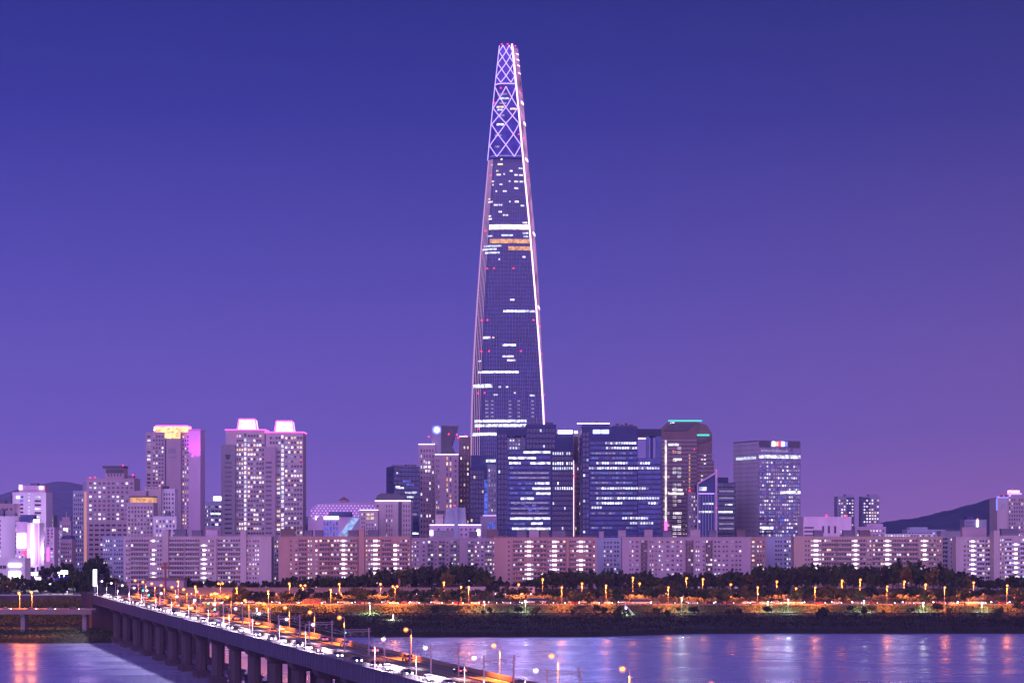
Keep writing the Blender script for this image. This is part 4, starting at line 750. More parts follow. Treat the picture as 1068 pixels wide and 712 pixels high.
def tpt(q, t, out=0.0):
    """point on the front face at photo row q, t from 0 (left corner) to 1 (lit edge), 'out' metres proud"""
    l, m = (ev(TL, q)-CX)*TS, (ev(TM, q)-CX)*TS; w = m-l; r = .26
    x = l + w*t; y = 0.0; nx_, ny = 0.0, -1.0
    if t < r:
        c = (r-t)/r; y = r*w*(1-math.sqrt(max(0, 1-c*c*.96))); nx_ = -c; ny = -math.sqrt(max(.02, 1-c*c))
    y += -.035*w*math.sin(math.pi*t)
    z = CAMZ - (q-HY)*TS - TZ0
    return Vector((x - TX + nx_*out, y + (60-w)*.25 + ny*out, z))
def tside(q, t, out=0.0):
    m, r = (ev(TM, q)-CX)*TS, (ev(TR, q)-CX)*TS; l = (ev(TL, q)-CX)*TS; w = m-l
    z = CAMZ - (q-HY)*TS - TZ0; y0 = (60-w)*.25
    return Vector((m + (r-m)*math.sin(t*math.pi/2) - TX + out, y0 + w*.95*t, z))
NT = 30
ts = [k/NT for k in range(NT+1)]
def shell(q0, q1, step):
    mb = MB(); qs = []; q = q0
    while q < q1: qs.append(q); q += step
    qs.append(q1); rows = []
    for q in qs:
        i0 = len(mb.v)
        pts = [tpt(q, t) for t in ts] + [tside(q, t/6) for t in range(1, 7)]
        b_ = tside(q, 1); a = tpt(q, 0); pts += [Vector((b_.x-4, b_.y+3, b_.z)), Vector((a.x+4, b_.y+3, a.z)), Vector((a.x, b_.y-4, a.z))]
        mb.v += [tuple(p) for p in pts]; rows.append((i0, len(pts)))
    for (a, n), (c, _) in zip(rows, rows[1:]):
        for k in range(n):
            j = (k+1) % n; mb.f.append((a+k, c+k, c+j, a+j)); mb.m.append(0)
    mb.f.append(tuple(rows[0][0]+k for k in range(rows[0][1]-1, -1, -1))); mb.m.append(0)
    return mb
gm = curtain('tower_glass', (.014, .026, .13), rough=.2, metal=.3)
t_ = gm.node_tree; b_ = t_.nodes['Principled BSDF']
o = shell(164.0, 620, 8).build('curtain_wall', gm, T)
for p in o.data.polygons: p.use_smooth = len(p.vertices) == 4
# crown: violet lit glass inside the lattice
cg = glow('violet_lit_crown_glass', (.12, .07, .80), .42, .5, .12)
o = shell(44, 85.4, 4).build('crown_glass', cg, T)
cg2 = glow('blue_lit_crown_glass', (.055, .05, .60), .36, .7, .09); shell(85.5, 163.9, 8).build('crown_glass', cg2, T)
gold = glow('fin_light_pink', (.40, .30, .95), .20); goldb = glow('fin_light_bright', (.90, .52, .95), .62); cool = glow('fin_light_faint', (.28, .26, .85), .15)
mb = MB(); rnd = random.Random(5)
for k in range(1, 40):
    t = k/40; m = 1 if t < .13 else (0 if k % 2 == 0 else 2)
    w = .5
    top = 165
    q = top
    while q < 600:
        q2 = min(600, q+22); a, c = tpt(q, t, .25), tpt(q2, t, .25); d = Vector((.24, 0, 0))
        m = (1 if m == 1 else 0) if q > 372 + (k*17) % 70 else m  # lower fins take a brighter glow in place of base floodlights
        mb.quad(a-d, c-d, c+d, a+d, m)
        mb.quad(a-d, a-d+Vector((0, .5, 0)), c-d+Vector((0, .5, 0)), c-d, m); mb.quad(a+d, c+d, c+d+Vector((0, .5, 0)), a+d+Vector((0, .5, 0)), m)
        q = q2
struct(mb.build('vertical_fins', [gold, goldb, cool], T), 'stuff')
mb = MB()
q = 168
while q < 600:   # floor edges
    for a, c in zip(ts, ts[1:]):
        p1, p2 = tpt(q, a, .12), tpt(q, c, .12); u = Vector((0, 0, .45)); mb.quad(p1-u, p2-u, p2+u, p1+u)
    q += 4.1
struct(mb.build('floor_edges', M['spandrel_d'], T), 'stuff')
def strip(name, f, q0, q1, t0, t1, m, out=.5, n=10, th=.4):
    mb = MB()
    for k in range(n):
        a, c = t0+(t1-t0)*k/n, t0+(t1-t0)*(k+1)/n
        P = [f(q1, a, out), f(q1, c, out), f(q0, c, out), f(q0, a, out)]; mb.quad(*P, 0)
        Q = [p + Vector((0, th, 0)) for p in P]; mb.quad(P[3], P[2], Q[2], Q[3]); mb.quad(P[0], Q[0], Q[1], P[1])
    return mb.build(name, M[m] if isinstance(m, str) else m, T)
def ft(q, p): return (p-ev(TL, q))/(ev(TM, q)-ev(TL, q))
def lit(p0, p1, q, h, m='lit_white'): strip('lit_window', tpt, q-h/2, q+h/2, max(0.01, ft(q, p0)), min(.985, ft(q, p1)), m)
for p0, p1, q, h, m in ((510.5, 551, 236.6, 5, 'crown_lounge'), (511, 553, 251.5, 4.4, 'lit_amber'), (530, 553, 259, 4, 'lit_amber'), (505, 523, 256.5, 1.8, 'lit_cool'), (503.5, 518, 259.8, 1.8, 'lit_cool'), (506, 521, 263.6, 1.8, 'lit_cool'), (523, 535, 245.4, 1.8, 'lit_cool'), (545, 551, 243, 2, 'lit_cool'), (546, 551, 246.5, 1.6, 'lit_cool'), (509, 514, 246, 1.6, 'lit_cool'),
                        (532, 536.6, 312.9, 1.6, 'lit_white'), (525, 558, 324.8, 2.2, 'lit_strip'), (504, 511.5, 352.4, 2.4, 'lit_white'), (513.5, 515.6, 352.4, 1.6, 'lit_warm'), (524, 538, 360.2, 2, 'lit_strip'), (524, 536, 372, 1.8, 'lit_white'), (529, 537.5, 376, 2, 'lit_white'), (499, 541, 388.3, 2.2, 'lit_strip'), (494, 513.5, 402.6, 3.6, 'lit_strip'), (495.5, 549, 439.2, 2.6, 'lit_strip'), (495.5, 549, 443.8, 2.8, 'lit_strip'), (493, 518, 452.8, 3, 'lit_strip'),
                        (520, 522.5, 403.8, 1.8, 'lit_cool'), (527.5, 530, 403.8, 1.6, 'lit_cool'), (515, 519, 412, 1.6, 'lit_cool'), (552.5, 557.5, 412.6, 1.8, 'lit_cool'), (536, 538, 410, 1.4, 'lit_cool'), (499, 502, 376.5, 1.4, 'lit_cool')):
    lit(p0, p1, q, h, M['lit_warm'] if m == 'crown_lounge' and False else (glow('warm_white_lounge_floor', (1, .70, .58), 2.2, .6, .2) if m == 'crown_lounge' else m))
for p0, p1, q in ((519, 524.5, 170.6), (517.5, 520, 177.5), (531.5, 534.5, 177.6), (541, 545, 174.8), (518, 522.5, 181.5), (525, 526.5, 181), (536.5, 540, 181.8), (541, 545.5, 182), (513, 515.5, 188.4), (530.5, 532.3, 188.6), (536.5, 540.5, 188.8), (542, 546.2, 188.8), (513.5, 515, 192), (521, 524, 191.8), (536.5, 540.5, 195.8), (517, 518.4, 199), (524.5, 528.5, 199), (512.5, 514, 171), (509.5, 514, 210), (531, 532.5, 210), (537, 541, 210), (515, 519, 213.4), (520, 523.8, 213.4), (543, 547, 214), (520, 523.4, 220.6), (524.5, 530, 224.2), (510, 512.4, 225), (510, 513, 228), (545, 550, 232), (520, 521.4, 270.6), (545, 548, 268), (522, 524, 165.5), (509.5, 511.5, 207)):
    lit(p0, p1, q, 1.7, rnd.choice(('lit_white', 'lit_white', 'lit_warm', 'lit_cool')))
for q in (418.5, 422.5, 426.5, 430.5, 434.5):
    for p in (506.5, 512, 530.5, 539.5, 554): lit(p, p+3, q, 1.5, 'lit_dim')
for p0, p1, q, m in ((519, 529, 96.5, 'lit_dim'), (521, 531, 101, 'lit_cool'), (521, 528, 106, 'lit_dim'), (518, 526, 110, 'lit_warm'), (532, 539, 112, 'lit_warm'), (519, 524, 113, 'lit_cool'), (518, 525, 128.5, 'lit_strip'), (520, 526, 119, 'lit_dim'), (516, 521, 152, 'lit_dim'), (516, 523, 140, 'lit_dim')): lit(p0, p1, q, 2, m)
# lit right-hand edge, emissive strip painting the lit left corner and the crown edges
mb = MB(); q = 43
while q < 452:
    q2 = min(452, q+8); a, c = tpt(q, 1, .6), tpt(q2, 1, .6); w = Vector((.75 if q > 85 else .9, 0, 0)); k = Vector((0, 1.6, 0))
    mb.quad(a-w, c-w, c+w, a+w); mb.quad(a+w, c+w, c+w+k, a+w+k); mb.quad(a-w, a-w+k, c-w+k, c-w); q = q2
mb.build('edge_light', M['led_edge'], T)
mb = MB(); q = 165; lm = glow('corner_glow', (.92, .50, .90), .55)
while q < 600:
    q2 = min(600, q+10); a, c = tpt(q, .012, .3), tpt(q2, .012, .3); w = Vector((.6, 0, 0)); mb.quad(a-w, c-w, c+w, a+w); q = q2
mb.build('corner_glow_strip', lm, T)
# side face: a glowing pink sheet in place of floodlighting
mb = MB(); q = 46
sm = glow('side_glow_pink', (.80, .36, .72), .50, .6, .06)
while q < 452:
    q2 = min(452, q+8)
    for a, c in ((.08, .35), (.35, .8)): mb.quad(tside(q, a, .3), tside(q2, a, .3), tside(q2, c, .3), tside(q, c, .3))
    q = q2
mb.build('side_glow_sheet', sm, T)
for q, t in ((52, .5), (58, .5), (64, .5), (72, .5), (103, .5), (124, .6), (163, .4), (240, .5), (318, .4)): strip('side_lamp', tside, q-(.5 if q < 80 else 1.4), q+(.5 if q < 80 else 1.4), t-.2, t+.2, 'led_white', .8, 2)
def bars(name, nodes, r, m):
    mb = MB()
    for a, c in nodes:
        n = 4; P = [tpt(a[0]+(c[0]-a[0])*k/n, a[1]+(c[1]-a[1])*k/n, 1.0) for k in range(n+1)]
        for p, p2 in zip(P, P[1:]): mb.tube(p, p2, r, n=5)
    return mb.build(name, m, T)
lv = glow('lattice_light', (.56, .36, 1), 1.7); lw = glow('lattice_light_pale', (.62, .44, 1), 1.7)
C_, S_ = (0.02, .5, .97), (.24, .75)
def lattice(rows, first_c):
    out = []
    for k, (a, b2) in enumerate(zip(rows, rows[1:])):
        A = C_ if (k % 2 == 0) == first_c else S_; Bn = S_ if A is C_ else C_
        for u in A:
            for v in Bn:
                if abs(u-v) < .3: out.append(((a, u), (b2, v)))
    return out
low = lattice([88.5, 100, 110.5, 119.5, 127.5, 139, 150, 162.5], True); up = lattice([44.6, 51, 57, 63.5, 70, 77, 84], False)
for seg_ in low: bars('lattice_bar', [seg_], .56, lv)
for seg_ in up: bars('lattice_bar', [seg_], .48, lw)
bars('lattice_ring', [((85.4, 0.0), (85.4, .5)), ((85.4, .5), (85.4, .97))], .7, lv); bars('lattice_edge', [((44, 0.0), (85, 0.0)), ((85, 0), (125, 0)), ((125, 0), (165, 0))], .5, lv)
strip('belt', tpt, 161, 162, .05, .95, 'lit_dim', .4)
for q, t in ((43.4, .15), (43.4, .62), (280, .16), (280, .28), (280, .64), (334, .11), (334, .2), (334, .94), (366.5, .13), (366.5, .24), (366.5, .72), (410, .1), (410, .19), (447, .12), (105, .05), (90, .25), (139, .93), (182, .12), (240, .08)):
    p = tpt(q, t, .9); MB().ball((p.x, p.y, p.z), .8).build('red_beacon', M['led_red'], T)
for q in (44, 92, 140, 184, 338, 367, 410):
    p = tside(q, .35, .3); MB().ball((p.x, p.y, p.z), .75).build('red_beacon', M['led_red'], T)
# stepped podium and entrance, mostly hidden by the offices in front
MB().box(-48, 52, -18, 60, 0, 46).build('podium', M['wall_steel'], T)
# ------------------------------------------------------------------ the railway bridge with its two carriageways
BA = math.atan(.3758)                                  # its axis, left of the view axis
tx, ty, nx_, ny_ = -math.sin(BA), math.cos(BA), math.cos(BA), math.sin(BA)
BZ = 20.0
def bw(Y, w, z=BZ): s_ = (Y - 0)/ty; return Vector((132 + tx*s_ + nx_*w, ty*s_ + ny_*w, z))   # Y = depth of the near edge
S0, S1 = 230/ty, 906/ty                                 # along the axis
bridge = empty('river_bridge', 'long concrete pier bridge carrying railway tracks between two lit carriageways over the river', 'bridge', (132, 0, 0), BA)
# local frame: x across (0 near side .. 20 far side), y along
def blocal(Y): return Y/ty
MB().box(.3, 19.7, S0, S1, 18.4, 19.6).build('deck_slab', M['concrete'], bridge)
f = MB()
f.box(-.1, .28, S0, S1, 16.2, 20.0)
n = int((S1-S0)/3)
for i in range(n): s_ = S0+3*i; f.box(-.28, -.101, s_, s_+.22, 16.3, 19.9)
f.box(-.34, .4, S0, S1, 20.001, 20.25); f.box(-.3, .28, S0, S1, 15.9, 16.199)
f.build('side_girder', M['fascia'], bridge)
f = MB().box(19.72, 20.1, S0, S1, 16.2, 20.0); f.build('side_girder', M['fascia'], bridge)
f = MB(); f.box(5, 6, S0, S1, 15.6, 18.399); f.box(13, 14, S0, S1, 15.6, 18.399); f.build('inner_girder', M['pier'], bridge)
for a, b2 in ((.5, 6.0), (14.2, 19.6)): struct(MB().box(a, b2, S0, S1, 19.602, 19.75).build('carriageway', M['asphalt_worn'], bridge))
mb = MB()
for a, b2 in ((.5, 6.0), (14.2, 19.6)):
    for u in (a+.35, b2-.5): mb.quad((u, S0, 19.755), (u+.15, S0, 19.755), (u+.15, S1, 19.755), (u, S1, 19.755))
mb.build('lane_marking', M['paint'], bridge)
MB().box(6.42, 13.78, S0, S1, 19.602, 19.85).build('track_bed', M['ballast'], bridge)
mb = MB()
for u in (7.5, 8.95, 11.1, 12.55): mb.box(u, u+.09, S0, S1, 19.9, 20.08)
for i in range(int((S1-S0)/2.2)):
    s_ = S0+2.2*i
    for u in (7.0, 10.6): mb.box(u, u+2.5, s_, s_+.5, 19.851, 19.899)
mb.build('railway_track', M['steel'], bridge)
mb = MB(); mb.box(6.05, 6.4, S0, S1, 19.602, 20.75)
for i in range(int((S1-S0)/2.5)): mb.box(6.0, 6.049, S0+2.5*i, S0+2.5*i+.12, 19.76, 20.8)
mb.build('track_wall', M['barrier'], bridge)
MB().box(13.8, 14.15, S0, S1, 19.602, 20.25).build('track_wall', M['barrier'], bridge)
MB().box(19.72, 20.05, S0, S1, 20.002, 21.0).build('parapet', M['barrier'], bridge)
mb = MB()
for i in range(int((S1-S0)/2)): s_ = S0+2*i; mb.box(-.1, 0, s_, s_+.1, 20.251, 21.15)
for z_ in (20.55, 20.85, 21.151): mb.box(-.13, .03, S0, S1, z_, z_+.07)
mb.build('railing', M['steel'], bridge)
Y = 864 - 13.6
k = 0
piers = []
while Y > 262:
    s_ = blocal(Y); p = empty('pier', None, None, (0, s_, 0)); p.parent = bridge; piers.append(p)
    cap = MB(); prof = [(.6, 15.58), (.6, 14.9), (2.0, 13.4), (6.6, 13.0), (8.2, 14.0), (10, 14.3), (11.8, 14.0), (13.0, 13.0), (18.0, 13.4), (19.4, 14.9), (19.4, 15.58)]
    cap.prism(prof, -3.0, 3.0, 'y'); cap.build('pier_cap', M['pier'], p)
    c = MB()
    for a, b2 in ((1.8, 4.9), (14.8, 17.4)):
        c = MB(); ch = .7; c.prism([(a+ch, -3.4), (b2-ch, -3.4), (b2, -3.4+ch), (b2, 3.4-ch), (b2-ch, 3.4), (a+ch, 3.4), (a, 3.4-ch), (a, -3.4+ch)], 2.4, 13.3); c.build('pier_column', M['pier'], p)
    for a, b2 in ((1.0, 5.7), (14.0, 18.2)):
        c = MB().box(a, b2, -5.0, 5.0, -3, 1.75); c.box(a-.3, b2+.3, -5.3, 5.3, 1.7, 2.45); c.build('caisson', M['pier'], p)
    Y -= 27.3; k += 1
MB().box(-.5, 20.5, S1+.01, S1+40, 2, 19.6).build('abutment', M['pier'], bridge)

# ---- lamps
GP = {}
def lamp_light(name, col, e, parent, loc, r=.35, kind='SPOT'):
    key = (name, e)
    if key not in GP:
        l = bpy.data.lights.new(name, kind); l.energy = e; l.color = col; l.shadow_soft_size = r; GP[key] = l
        if kind == 'SPOT': l.spot_size = R(118 if e in (60000, 50000) else 158); l.spot_blend = .35
    o = bpy.data.objects.new(name, GP[key]); COL.objects.link(o); o.parent = parent; o.location = loc
    return o
def street_lamp(label, loc, h, rz, kind, e, group, arm=1.6, head=.42, two=False, pt=0):
    o = empty('street_lamp', label, 'street lamp', loc, rz, group)
    mk = (h, arm, two, kind, head)
    if mk not in LM:
        p = MB().tube((0, 0, 0), (0, 0, h), .11, .07); p.tube((0, 0, 0), (0, 0, .9), .18, .14, 8)
        heads = []
        for sg in ((1, -1) if two else (1,)):
            p.tube((0, 0, h-.1), (sg*arm, 0, h+.25), .08); hm = MB(); hm.box(sg*arm-.5, sg*arm+.5, -.25, .25, h+.2, h+.42)
            g_ = MB().ball((sg*arm, 0, h+.0), head, n=10, k=6, sz=.8); heads.append((hm.mesh('lamp_head', M['pole']), g_.mesh('lamp_core', M[kind]), (sg*arm, 0, h-.55), MB().ball((sg*arm, 0, h-.1), head*1.6, n=16, k=10).mesh('lamp_halo', M['halo_na' if kind == 'na' else 'halo_hal'])))
        LM[mk] = (p.mesh('lamp_pole', M['pole']), heads)
    pm, heads = LM[mk]
    link('lamp_pole', pm, o)
    for hm, gm_, l, fm in heads:
        hd = link('lamp_head', hm, o); link('lamp_core', gm_, hd); link('lamp_halo', fm, hd)
        if e and pt: lamp_light('orange_lamp_spill' if kind == 'na' else 'white_lamp_spill', (1, .22, .02) if kind == 'na' else (.9, .9, .8), pt, o, l, kind='POINT')
        if e: lamp_light('orange_lamp_light' if kind == 'na' else 'white_lamp_light', (1, .22, .02) if kind == 'na' else ((1, .80, .95) if e > 20000 else (.75, 1, .55)), e, o, l)
    return o
LM = {}
far_d = [313, 348, 382, 415, 478, 540, 573, 604, 633, 662, 691, 720, 748, 776, 802, 828, 852, 876, 898]
for i, d in enumerate(far_d):
    # rows are counted at equal depth: the far edge is 21.4 m to the right at the same depth
    s_ = (d - 20*ny_)/ty; p = Vector((132 + tx*s_ + nx_*19.85, ty*s_ + ny_*19.85, 20.0))
    street_lamp(f'orange lamp post on the far edge of the bridge, {nth(i)} from the camera', p, 7.6, BA+math.pi, 'na', 60000, 'orange lamps along the far edge of the bridge', 1.5, .47 if d < 500 else .5)
near_d = [346, 379, 410, 441, 505, 534, 568, 601, 634, 668, 702, 735, 768, 800, 832, 864, 894]
for i, d in enumerate(near_d):
    s_ = (d - .7*ny_)/ty; p = Vector((132 + tx*s_ + nx_*.42, ty*s_ + ny_*.42, 19.76))
    street_lamp(f'white lamp post beside the near bridge carriageway, {nth(i)} from the camera', p, 7.6, BA, 'halide', 50000, 'white lamps along the near carriageway', 2.2, .42 if d < 500 else .42)

# ---- catenary masts and wires over the tracks
cat_d = [285, 318, 352, 386, 420, 455, 490, 526, 562, 600, 640, 680, 720, 760, 800, 840, 880]
tops = []
for i, d in enumerate(cat_d):
    s_ = (d-6*ny_)/ty; c = Vector((132 + tx*s_ + nx_*6.75, ty*s_ + ny_*6.75, 19.85))
    o = empty('catenary_gantry', f'steel gantry spanning the bridge tracks, {nth(i)} from the camera', 'railway gantry', c, BA, 'railway gantries along the bridge')
    for u in (0, 6.75):
        p = MB(); p.box(u-.15, u+.15, -.15, -.09, 0, 7.4); p.box(u-.15, u+.15, .09, .15, 0, 7.4); p.box(u-.04, u+.04, -.089, .089, 0, 7.4); p.box(u-.4, u+.4, -.4, .4, 0, .35); p.build('mast', M['mast'], o)
    b_ = MB().box(-.6, 7.4, -.06, .06, 6.3, 6.42); b_.box(-.6, 7.4, -.06, .06, 6.9, 7.0)
    for k in range(8): b_.tube((.3+.8*k, 0, 6.36), (.7+.8*k, 0, 6.95), .04, n=4)
    b_.build('crossbeam', M['mast'], o)
    ins = MB()
    for u in (1.48, 5.05): ins.tube((u, 0, 6.3), (u, 0, 5.4), .07, n=5); ins.tube((u-.7, 0, 5.5), (u+.7, 0, 5.3), .05, n=4)
    ins.build('insulator_arm', M['steel'], o); tops.append(s_)
for u, nm in ((8.23, 'near'), (11.8, 'far')):
    w_ = MB()
    for a, c in zip(tops, tops[1:]):
        prev = None
        for k in range(7):
            t = k/6; z_ = 26.1 - 1.1*4*t*(1-t); p = Vector((u, a+(c-a)*t, z_)); q = Vector((u, a+(c-a)*t, 25.0))
            if prev: w_.tube(prev[0], p, .035, n=4); w_.tube(prev[1], q, .03, n=4); w_.tube(p, q, .02, n=3)
            prev = (p, q)
    o = w_.build('overhead_wire', M['steel']); o.location = (132, 0, 0); o.rotation_euler = (0, 0, BA)
    tag(o, f'sagging overhead contact wire above the {nm} railway track of the bridge', 'wire')
for i, (d, w) in enumerate(((515, 13.4), (700, 13.4), (790, 6.8), (655, 6.8), (845, 13.4))):
    s_ = (d - w*ny_)/ty; p = Vector((132 + tx*s_ + nx_*w, ty*s_ + ny_*w, 19.85))
    o = empty('railway_signal', f'green railway signal beside the bridge tracks, {nth(i if i<1 else {700:2,790:3,655:1,845:4}[d])} from the camera', 'railway signal', p, BA, 'green railway signals on the bridge')
    MB().tube((0, 0, 0), (0, 0, 3.9), .09).build('signal_post', M['steel'], o)
    h_ = MB().box(-.3, .3, -.12, .12, 3.9, 5.1).build('signal_head', M['rubber'], o); MB().ball((0, -.16, 4.75), .3, n=8, k=5).build('signal_lens', M['green_sig'], h_)
# ---- cars
CARC = [('silver', (.45, .45, .47)), ('white', (.7, .7, .7)), ('black', (.02, .02, .022)), ('dark grey', (.10, .10, .11)), ('navy', (.02, .03, .10)), ('maroon', (.16, .02, .03)), ('pearl', (.6, .58, .52))]
CM = {}
def car_mesh(kind, ci):
    if (kind, ci) in CM: return CM[(kind, ci)]
    pm = mat('car_paint_' + CARC[ci][0].replace(' ', '_'), CARC[ci][1], rough=.25, var=.03, spec=.6) if ('paint', ci) not in CM else CM[('paint', ci)]
    CM[('paint', ci)] = pm
    if kind == 'saloon':
        side = [(-2.3, .35), (2.25, .35), (2.32, .6), (2.2, .82), (1.1, .98), (.45, 1.0), (-1.5, 1.02), (-2.2, .98), (-2.35, .7)]
        cab = [(.95, .99), (.3, 1.42), (-.9, 1.45), (-1.75, 1.03)]; H = 1.45
    elif kind == 'suv':
        side = [(-2.25, .4), (2.25, .4), (2.32, .7), (2.2, .98), (1.2, 1.12), (-2.2, 1.15), (-2.3, .8)]
        cab = [(1.15, 1.13), (.55, 1.68), (-1.8, 1.70), (-2.2, 1.16)]; H = 1.7
    else:
        side = [(-5.6, .4), (5.6, .4), (5.7, .9), (5.65, 1.3), (-5.7, 1.3), (-5.7, .8)]; cab = [(5.64, 1.31), (5.5, 3.1), (-5.6, 3.1), (-5.68, 1.31)]; H = 3.1
    w = 1.2 if kind == 'bus' else .9
    body = MB().prism([(y, z) for y, z in side], -w, w, 'x')
    top = MB(); n = len(cab); iw = w-.12
    cabin = MB().prism(cab, -iw, iw, 'x')
    roof = [(cab[1][0]-.08, cab[1][1]+.004), (cab[2][0]+.08, cab[2][1]+.004)]
    cabin_roof = MB().box(-iw+.05, iw-.05, roof[1][0], roof[0][0], max(cab[1][1], cab[2][1])+.002, max(cab[1][1], cab[2][1])+.05)
    L_ = 5.7 if kind == 'bus' else 2.28
    wh = MB().prism([(.34*math.cos(k*math.pi/5), .34*math.sin(k*math.pi/5)) for k in range(10)], -.11, .11, 'x')
    hl = MB().ball((0, 0, 0), .23, n=6, k=4); tl = MB().box(-.2, .2, -.05, .05, -.09, .09)
    r = dict(body=body.mesh('body', pm), cabin=cabin.mesh('cabin', M['glass']), roof=cabin_roof.mesh('roof', pm), wheel=wh.mesh('wheel', M['rubber']), hl=hl.mesh('headlight', M['head']), tl=tl.mesh('tail_light', M['tail']), w=w, L=L_)
    CM[(kind, ci)] = r; return r
def car(label, loc, rz, kind, ci, group, simple=False):
    r = car_mesh(kind, ci)
    o = empty({'saloon': 'car', 'suv': 'car', 'bus': 'bus'}[kind], label, 'bus' if kind == 'bus' else 'car', loc, rz, group)
    link('body', r['body'], o); cb = link('cabin', r['cabin'], o); link('roof', r['roof'], cb)
    w, L_ = r['w'], r['L']
    for sx_ in (-1, 1):
        link('headlight', r['hl'], o, (sx_*(w-.25), L_+.05, .68)); link('tail_light', r['tl'], o, (sx_*(w-.24), -L_-.08, .82))
        if not simple:
            for y in (-L_*.62, L_*.62): link('wheel', r['wheel'], o, (sx_*(w-.08), y, .345))
    return o
rc = random.Random(77)
d = 262; i = 0
while d < 900:
    w = 3.5; s_ = (d - w*ny_)/ty; p = Vector((132 + tx*s_ + nx_*w, ty*s_ + ny_*w, 19.758)); kind = rc.choice(('saloon', 'saloon', 'suv')); ci = rc.randrange(7)
    kn = {'saloon': 'saloon car', 'suv': 'estate car'}[kind]
    car(f'{CARC[ci][0]} {kn} with lit headlights, {nth(i)} from the camera in the near lane', p, BA+math.pi, kind, ci, 'cars queueing on the near carriageway of the bridge'); i += 1
    d += rc.uniform(9, 21)
d = 270; i = 0
while d < 890:
    w = 17.2; s_ = (d - w*ny_)/ty; p = Vector((132 + tx*s_ + nx_*w, ty*s_ + ny_*w, 19.758)); kind = rc.choice(('saloon', 'suv')); ci = rc.randrange(7)
    car(f'{CARC[ci][0]} {"saloon car" if kind == "saloon" else "estate car"} with red tail lights, {nth(i)} from the camera in the far lane', p, BA, kind, ci, 'cars on the far carriageway of the bridge'); i += 1
    d += rc.uniform(22, 50)
# expressway traffic and the upper road
def traffic(y, z, x0, x1, rz, gap, grp, words):
    x = x0; i = 0
    while x < x1:
        kind = rc.choice(('saloon', 'saloon', 'suv', 'suv', 'bus') if rc.random() < .35 else ('saloon', 'suv')); ci = rc.randrange(7)
        kn = {'saloon': 'saloon car', 'suv': 'tall estate car', 'bus': 'bus'}[kind]
        car(f'{CARC[ci][0]} {kn} {words}, {nth(i)} from the left', (x, y+rc.uniform(-.3, .3), z+.002), rz, kind, ci, grp); i += 1
        x += gap*rc.uniform(.5, 1.6) + (8 if kind == 'bus' else 0)
traffic(1075, 8.356, -200, 330, -math.pi/2, 13, 'cars on the riverside expressway', 'on the river side of the expressway') if False else None
traffic(1073, 8.356, -190, 325, -math.pi/2, 8.5, 'cars on the near side of the expressway', 'on the near side of the expressway')
traffic(1084, 8.356, -190, 325, math.pi/2, 13, 'cars on the far side of the expressway', 'on the far side of the expressway')
traffic(1150, 10.756, -200, 345, math.pi/2, 10, 'cars on the upper road', 'on the upper road below the flats')
# ------------------------------------------------------------------ trees, scrub, lamps on land, left bank
def leafmat(name, col):
    m = mat(name, col, rough=.9, var=.55, scale=.35, spec=.1)
    return m
LEAF = [leafmat('dark_leaves', (.045, .055, .028)), leafmat('green_leaves', (.055, .075, .025)), leafmat('lamplit_tone_leaves', (.13, .11, .03))]  # last leaf tone is paler, standing in for lamplight on foliage
def crown_mesh(seed, shape, lm, n_clump=26, per=34, leaf=.085):
    """unit tree: 1 m tall crown from z .22 to 1, radius about .32: leaf clumps spread through the volume"""
    r = random.Random(seed); mb = MB()
    cl = []
    for k in range(n_clump):
        while True:
            x, y, z = r.uniform(-1, 1), r.uniform(-1, 1), r.uniform(-1, 1)
            if x*x+y*y+z*z < 1: break
        if shape == 'cone': f = (1-z)/2*.9+.12; x *= f; y *= f
        elif shape == 'round': x *= 1.25; y *= 1.25
        cl.append((x*.32, y*.32, .60+z*.36*(.8 if shape == 'round' else 1.0), r.uniform(.07, .14)))
    for cx, cy, cz, cr in cl:
        for _ in range(per):
            d = Vector((r.gauss(0, 1), r.gauss(0, 1), r.gauss(0, 1))).normalized()*cr*r.uniform(.35, 1.1); c = Vector((cx, cy, cz))+d
            a = Vector((r.gauss(0, 1), r.gauss(0, 1), r.gauss(0, 1))).normalized(); b_ = a.orthogonal().normalized(); c2 = a.cross(b_)
            s_ = leaf*r.uniform(.35, .8); b_ *= s_; c2 *= s_*r.uniform(.5, 1)
            mb.quad(c-b_-c2, c+b_-c2*.6, c+b_*.8+c2, c-b_*.7+c2)
    return mb.mesh('crown', lm), cl
def trunk_mesh(seed, cl):
    r = random.Random(seed); mb = MB(); mb.tube((0, 0, -.05), (.01, 0, .30), .030, .022); mb.tube((.01, 0, .30), (0, .01, .62), .022, .010)
    for k in r.sample(range(len(cl)), min(7, len(cl))): c = cl[k]; mb.tube((.005, 0, r.uniform(.22, .4)), (c[0]*.85, c[1]*.85, c[2]), .011, .004, 5)
    return mb.mesh('trunk', M['bark'])
TV = {}
for sh in ('oval', 'round', 'cone'):
    for k in range(5):
        for mi in range(2 if sh != 'round' else 3):
            if (k+mi) % 2 and k > 2: continue
            cm, cl = crown_mesh(100*k+mi+len(sh), sh, LEAF[mi], leaf=.075); TV.setdefault(sh, []).append((cm, trunk_mesh(k, cl), mi))
rt = random.Random(31)
def tree(label, x, y, z, h, shape='oval', group=None, wide=1.0, mi=None, name='tree'):
    opts = [t for t in TV[shape] if mi is None or t[2] == mi]
    cm, tm, _ = rt.choice(opts)
    o = empty(name, label, 'tree', (x, y, z), rt.uniform(0, 6.28), group); o.scale = (h*wide, h*wide, h)
    link('trunk', tm, o); link('crown', cm, o); return o
